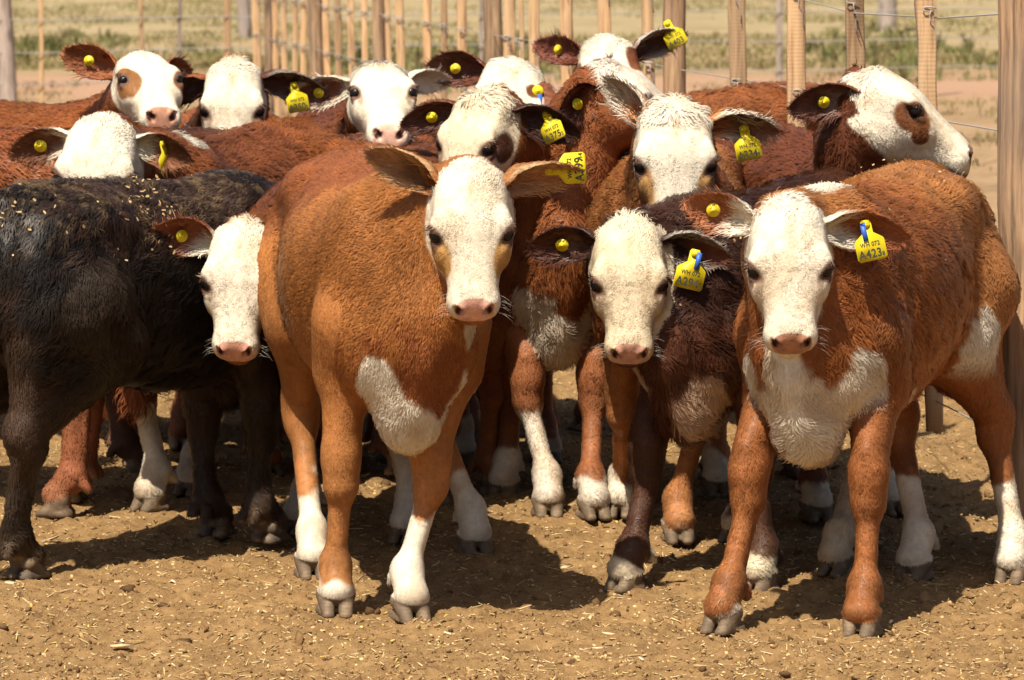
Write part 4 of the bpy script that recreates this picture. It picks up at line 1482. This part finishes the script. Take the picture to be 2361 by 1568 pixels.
HERD.append(dict(  # A294
    key='E', hw=0.98, seed=505, lod=0, scale=.98, hs=0.791, pos=(.66, 9.98), fwd=(-.46, -.76), chaff=12, coat=DARKRED, coat2=(.10, .034, .017), coat2_bias=-.2, curl=.9, tuft=.032, furlen=1.2,
    label='dark brown calf with a cream face and yellow tag A294',
    poll=at(1450, 520, 9.5), f=(0, -.25, -.97), u=(.01, -.97, .25), white=CREAM,
    hoof={0: g2(1748, 1366), 1: g2(1440, 1362), 2: g2(1925, 1326), 3: g2(1700, 1250)}, socks=(.09, .13, .3, .1), legcol=(.05, .02, .014), legmix=.6,
    patches=[('body', (.47, .06, .46), (.09, .075, .08), (.55, .38, .26), .4), ('body', (.50, -.12, .52), (.07, .05, .1), (.5, .35, .25), .3)],
    nose=(.55, .30, .22), nosespot=.6,
    ears={'R': dict(e=(-.99, .1, .06), o=(-.05, -.95, -.25), len=.20, w=.11, out=DARKRED, base=(.05, .02, .015), **{'in': (.07, .026, .016)}, inbase=(.2, .1, .06)),
          'L': dict(e=(.97, -.05, -.05), o=(.1, -.93, -.3), len=.20, w=.105, out=DARKRED, base=(.05, .02, .015), **{'in': (.10, .035, .02)}, edge=(.45, .4, .35))},
    tags=[('R', btn()), ('L', plate('WH 072', 'A294', '2', n=(-.05, -.99, .1), roll=-.22, dz=.0, lift=.03, k=1.2, blue=.9))]))

HERD.append(dict(  # A334
    key='F', seed=606, lod=1, scale=1.05, hs=0.848, pos=(.44, 10.72), fwd=(-.05, -1), coat=(.34, .13, .04), coat2=RED, coat2_bias=-.2,
    label='calf with a long-haired white forehead and golden cheeks, tag A334',
    poll=at(1556, 242, 9.98), f=(0, -.22, -.97), u=(0, -.97, .22), swirl_t=-.07,
    hoof={0: g2(1565, 1250), 1: g2(1432, 1192)}, socks=(.06, .12, .1, .1), poll_fur=.028,
    patches=[('body', (.5, 0, .55), (.12, .1, .16), None, .2)],
    face_patches=[((.225, .080, .0), (.08, .030, .055), (.44, .24, .09), .08), ((.225, -.080, .0), (.08, .030, .055), (.44, .24, .09), .08)],
    ears={'R': dict(e=(-.60, .25, .75), o=(-.45, -.7, -.5), len=.19, w=.095, out=(.5, .2, .07), base=(.5, .2, .07), edge=WHITE, **{'in': (.45, .28, .2)}),
          'L': dict(e=(.93, .1, .02), o=(.2, -.75, -.6), len=.215, w=.10, out=(.36, .15, .06), base=(.5, .2, .06), edge=WHITE, **{'in': (.2, .1, .06)}, b1=.35)},
    earfur=1.8, tags=[('L', plate('WH 072', 'A334', '8', n=(0, -.99, .1), roll=.2, dz=.0, lift=.02))]))

HERD.append(dict(  # profile right
    key='G', seed=707, lod=1, scale=1.05, hs=.905, hw=.95, pos=(.86, 11.06), fwd=(.30, -.95), coat=MAHOG, coat2=(.18, .055, .025), coat2_bias=0,
    label='mahogany calf by the fence, white head in profile',
    poll=at(1985, 170, 10.34), f=(.80, -.05, -.60), u=(.60, -.16, .78), swirl_t=-.03, white=WHITE,
    hoof={0: g2(2052, 1186)}, socks=(.16, .1, .1, .1), nose=(.36, .20, .15), eyerim=(.12, .05, .025), eyecol='grey',
    face_ext=((.155, 0, -.025), (.25, .17, .15)),
    face_patches=[((.165, -.085, -.014), (.060, .05, .042), (.17, .06, .02), .28), ((.205, -.085, -.035), (.03, .05, .03), (.17, .06, .02), .2)],
    patches=[('body', (.45, -.14, .75), (.03, .06, .06), None, .3)],
    ears={'R': dict(e=(-.97, -.15, -.03), o=(-.1, -.95, -.22), len=.225, w=.112, out=MAHOG, **{'in': (.09, .035, .022)}, inbase=(.30, .2, .15)),
          'L': dict(e=(-.3, .9, .2), o=(.9, .3, 0), out=MAHOG)},
    tags=[('R', btn())]))

HERD.append(dict(  # A375
    key='H', seed=808, lod=1, scale=1.0, hs=0.853, pos=(-.36, 11.32), fwd=(.66, -.75), coat=RED, coat2=MAHOG, coat2_bias=0, white=CREAM,
    label='calf with a curly cream head turned half away and tag A375',
    poll=at(1118, 214, 10.70), f=(-.26, -.22, -.94), u=(-.62, -.72, .34), swirl_t=-.06,
    face_patches=[((.125, .105, -.04), (.055, .035, .05), (.085, .032, .018), .2)], poll_fur=.024,
    ears={'R': dict(e=(-.97, .05, -.10), o=(-.1, -.93, -.3), len=.20, w=.10, out=MAHOG, **{'in': (.08, .03, .02)}),
          'L': dict(e=(.95, -.1, -.16), o=(-.1, -.92, -.3), len=.22, w=.115, out=DARKRED, **{'in': (.045, .02, .014)})},
    tags=[('R', btn()), ('L', plate('WH 072', 'A375', '2', n=(-.45, -.85, .1), roll=.45, dz=.03))]))

HERD.append(dict(  # neck up, profile right, between
    key='I', seed=909, lod=1, scale=1.06, hs=0.87, hoof={0: g2(1370, 1196), 1: g2(1264, 1192)}, socks=(.13, .24, .1, .1), curl=.8, tuft=.03, patches=[('body', (.47, 0, .47), (.22, .24, .13), (.66, .55, .42), .3), ('body', (.56, .02, .60), (.2, .05, .09), RED, .3)], pos=(.05, 11.36), fwd=(.17, -1), coat=(.26, .085, .028), coat2=RED, coat2_bias=-.2,
    label='red-brown calf with upright neck, woolly white face in profile behind the calf tagged A334',
    poll=at(1368, 158, 10.86), f=(.84, .12, -.53), u=(.53, -.16, .83), white=(.70, .61, .5), poll_len=.03, eyerim=(.2, .16, .14), face_ext=((.18, 0, .005), (.21, .17, .10)),
    ears={'R': dict(e=(-.80, -.50, -.28), o=(-.2, -.9, -.3), len=.16, w=.13, out=(.22, .07, .025), **{'in': (.07, .025, .014)}),
          'L': dict(e=(.1, .9, .2), o=(.8, .2, 0), out=RED)}, tags=[('R', btn(n=(.45, -.85, .2)))]))

HERD.append(dict(  # rear tallest
    key='J', seed=1010, lod=1, scale=1.10, hs=0.917, pos=(.62, 12.72), fwd=(-.72, -.62), coat=(.27, .09, .03), coat2=RED, coat2_bias=-.1, curl=1.0, tuft=.03,
    label='tallest calf, white head with brown spots and tag in its raised ear',
    poll=at(1400, 90, 12.2), f=(.06, -.45, -.89), u=(.05, -.89, .45), swirl_t=.03,
    face_patches=[((.06, .085, .02), (.06, .04, .05), (.16, .05, .02), .15), ((.15, .10, -.02), (.05, .04, .06), (.13, .045, .02), .1), ((.09, -.10, -.02), (.04, .03, .04), (.2, .09, .05), .1)],
    ears={'R': dict(e=(-.88, .2, .35), o=(-.1, -.8, .1), len=.19, w=.10, out=RED, **{'in': (.12, .04, .025)}),
          'L': dict(e=(.88, .1, .48), o=(.35, -.75, -.4), len=.21, w=.11, out=(.2, .06, .025), **{'in': (.07, .03, .02)}, edge=(.5, .45, .4))},
    tags=[('R', btn(n=(.6, -.7, 0))), ('L', plate('WH 072', 'A403', '', n=(-.1, -.9, .2), roll=.5, dz=.05, de=.03, lift=.02))]))

HERD.append(dict(
    key='K', seed=1111, lod=1, scale=1.04, hs=0.898, pos=(-.12, 12.62), fwd=(.3, -.95), coat=MAHOG, coat2=RED, coat2_bias=-.1,
    label='calf with brown-spotted white face and a blue strip on its ear',
    poll=at(1195, 142, 11.95), f=(-.20, -.52, -.83), u=(.16, -.84, .50), swirl_t=.0,
    face_patches=[((.09, .060, .045), (.026, .026, .03), (.16, .05, .02), .1), ((.13, -.03, .05), (.035, .02, .03), (.3, .15, .08), .2)],
    ears={'R': dict(e=(-.95, .1, .22), o=(-.1, -.95, -.1), len=.215, w=.125, out=MAHOG, **{'in': (.085, .03, .018)}),
          'L': dict(e=(.30, -.76, -.50), o=(.3, .62, -.70), len=.17, w=.13, out=(.2, .065, .028), edge=(.7, .55, .45), **{'in': (.1, .04, .02)})},
    tags=[('R', btn(r=.016)), ('L', btn(n=(-.05, -.95, .3), r=.017, lift=-.036, de=-.01, blue=True))]))

HERD.append(dict(
    key='L', seed=1212, lod=1, scale=1.06, hs=0.862, pos=(-.50, 12.60), fwd=(.12, -1), coat=RED, coat2=MAHOG, coat2_bias=-.2,
    label='calf with all-white face and pale pink nose above a brown back',
    poll=at(872, 158, 11.9), f=(.12, -.84, -.53), u=(.08, -.53, .84), swirl_t=-.05, nose=(.68, .40, .30), nosespot=.1, poll_fur=.024,
    ears={'R': dict(e=(-.93, .1, -.12), o=(-.2, -.9, -.2), len=.235, w=.11, out=RED, base=WHITE, b1=.25, edge=WHITE, **{'in': (.15, .055, .03)}),
          'L': dict(e=(.80, .5, .15), o=(.5, -.6, -.4), len=.19, w=.095, out=WHITE, base=WHITE, b1=1.2, **{'in': (.35, .28, .22)})},
    tags=[('R', btn())]))

HERD.append(dict(
    key='M', seed=1313, lod=1, scale=1.05, hs=0.817, pos=(-.92, 12.5), fwd=(.05, -1), coat=MAHOG, coat2=RED, coat2_bias=-.2,
    label='calf showing only the white dome of its forehead, tag A350',
    poll=at(538, 146, 11.85), f=(0, -.30, -.95), u=(0, -.95, .30), swirl_t=-.05, swirl=1.4,
    ears={'R': dict(e=(-.93, .3, -.25), o=(-.2, -.8, -.5), len=.2, w=.1, out=RED, **{'in': (.06, .03, .02)}),
          'L': dict(e=(.97, .1, -.10), o=(.1, -.8, -.55), len=.235, w=.115, out=(.1, .035, .02), **{'in': (.07, .03, .02)}, edge=(.25, .2, .17))},
    tags=[('L', plate('WH 072', 'A350', '2', n=(0, -.99, .1), roll=.2, dz=.01, lift=.025))]))

HERD.append(dict(
    key='N', seed=1414, lod=1, scale=1.09, hs=0.807, pos=(-1.62, 12.3), fwd=(.9, -.42), coat=RED, coat2=(.15, .045, .02), coat2_bias=-.1,
    label='white-faced calf with brown patches round both eyes',
    poll=at(322, 136, 11.95), f=(.28, -.82, -.50), u=(.18, -.50, .85), nose=(.45, .22, .14), nosespot=.2,
    hoof={1: g2(300, 1005)},
    face_patches=[((.175, -.078, .015), (.060, .040, .05), (.24, .10, .03), .35), ((.165, .095, .0), (.06, .04, .05), (.2, .08, .03), .12)],
    ears={'R': dict(e=(-.88, .1, .42), o=(-.1, -.95, -.1), len=.215, w=.115, out=RED, **{'in': (.20, .07, .03)}),
          'L': dict(e=(.45, .85, .12), o=(.8, -.4, 0), len=.18, w=.1, out=RED, **{'in': (.2, .07, .03)})},
    tags=[('R', btn())]))

HERD.append(dict(
    key='O', seed=1515, lod=1, scale=1.05, hs=0.917, pos=(-.82, 11.25), fwd=(-.42, -.91), coat=(.215, .066, .022), coat2=RED, coat2_bias=-.2, curl=.7, tuft=.03,
    label='red-brown calf with pale forehead half hidden behind the black calf',
    poll=at(238, 276, 10.55), f=(-.10, -.28, -.95), u=(-.12, -.95, .28),
    hoof={1: g2(345, 1178), 0: g2(440, 1140)}, socks=(.2, .30, .17, .1), legcol=(.3, .15, .08),
    patches=[('body', (.30, .03, .98), (.06, .06, .10), None, .35)],
    ears={'R': dict(e=(-.97, .05, -.10), o=(-.1, -.95, -.2), len=.20, w=.105, out=(.2, .065, .025), base=WHITE, b1=.30, **{'in': (.12, .045, .02)}),
          'L': dict(e=(.93, -.05, -.15), o=(.1, -.95, -.2), len=.18, w=.105, out=(.2, .065, .025), base=WHITE, b1=.25, **{'in': (.13, .05, .022)})},
    tags=[('R', btn(r=.017)), ('L', plate('', '', '', n=(.8, -.55, .0), roll=.35, dz=.02))]))

HERD.append(dict(
    key='P', seed=1616, lod=2, scale=1.06, hs=0.945, pos=(-1.72, 10.95), fwd=(-1, .10), coat=(.235, .068, .022), coat2=RED, coat2_bias=-.2,
    label='red-brown calf cut off by the left edge behind the black calf',
    poll=(-2.45, 10.9, 1.1), f=(-.75, -.2, -.62), u=(-.6, 0, .78), hoof={2: g2(135, 1192)}, legcol=(.30, .10, .05)))

HERD.append(dict(
    key='R', seed=1717, lod=2, scale=1.02, hs=0.945, pos=(-.70, 11.66), fwd=(1, .12), coat=(.075, .027, .016), coat2=(.12, .042, .02), coat2_bias=0, face=False,
    label='dark brown back in front of the calf with brown eye patches',
    poll=(-.28, 11.75, .98), f=(.5, .1, -.85), u=(.85, .1, .5), nose=(.03, .025, .025)))

import time as _t
for S in HERD:
    if 'poll_fur' in S: S['poll'], S['poll_len'] = S['poll'], S.pop('poll_fur')
    if ONLY and S['key'] not in ONLY: continue
    t0 = _t.time()
    make_calf(S)
    print('calf', S['key'], round(_t.time() - t0, 1), flush=True)
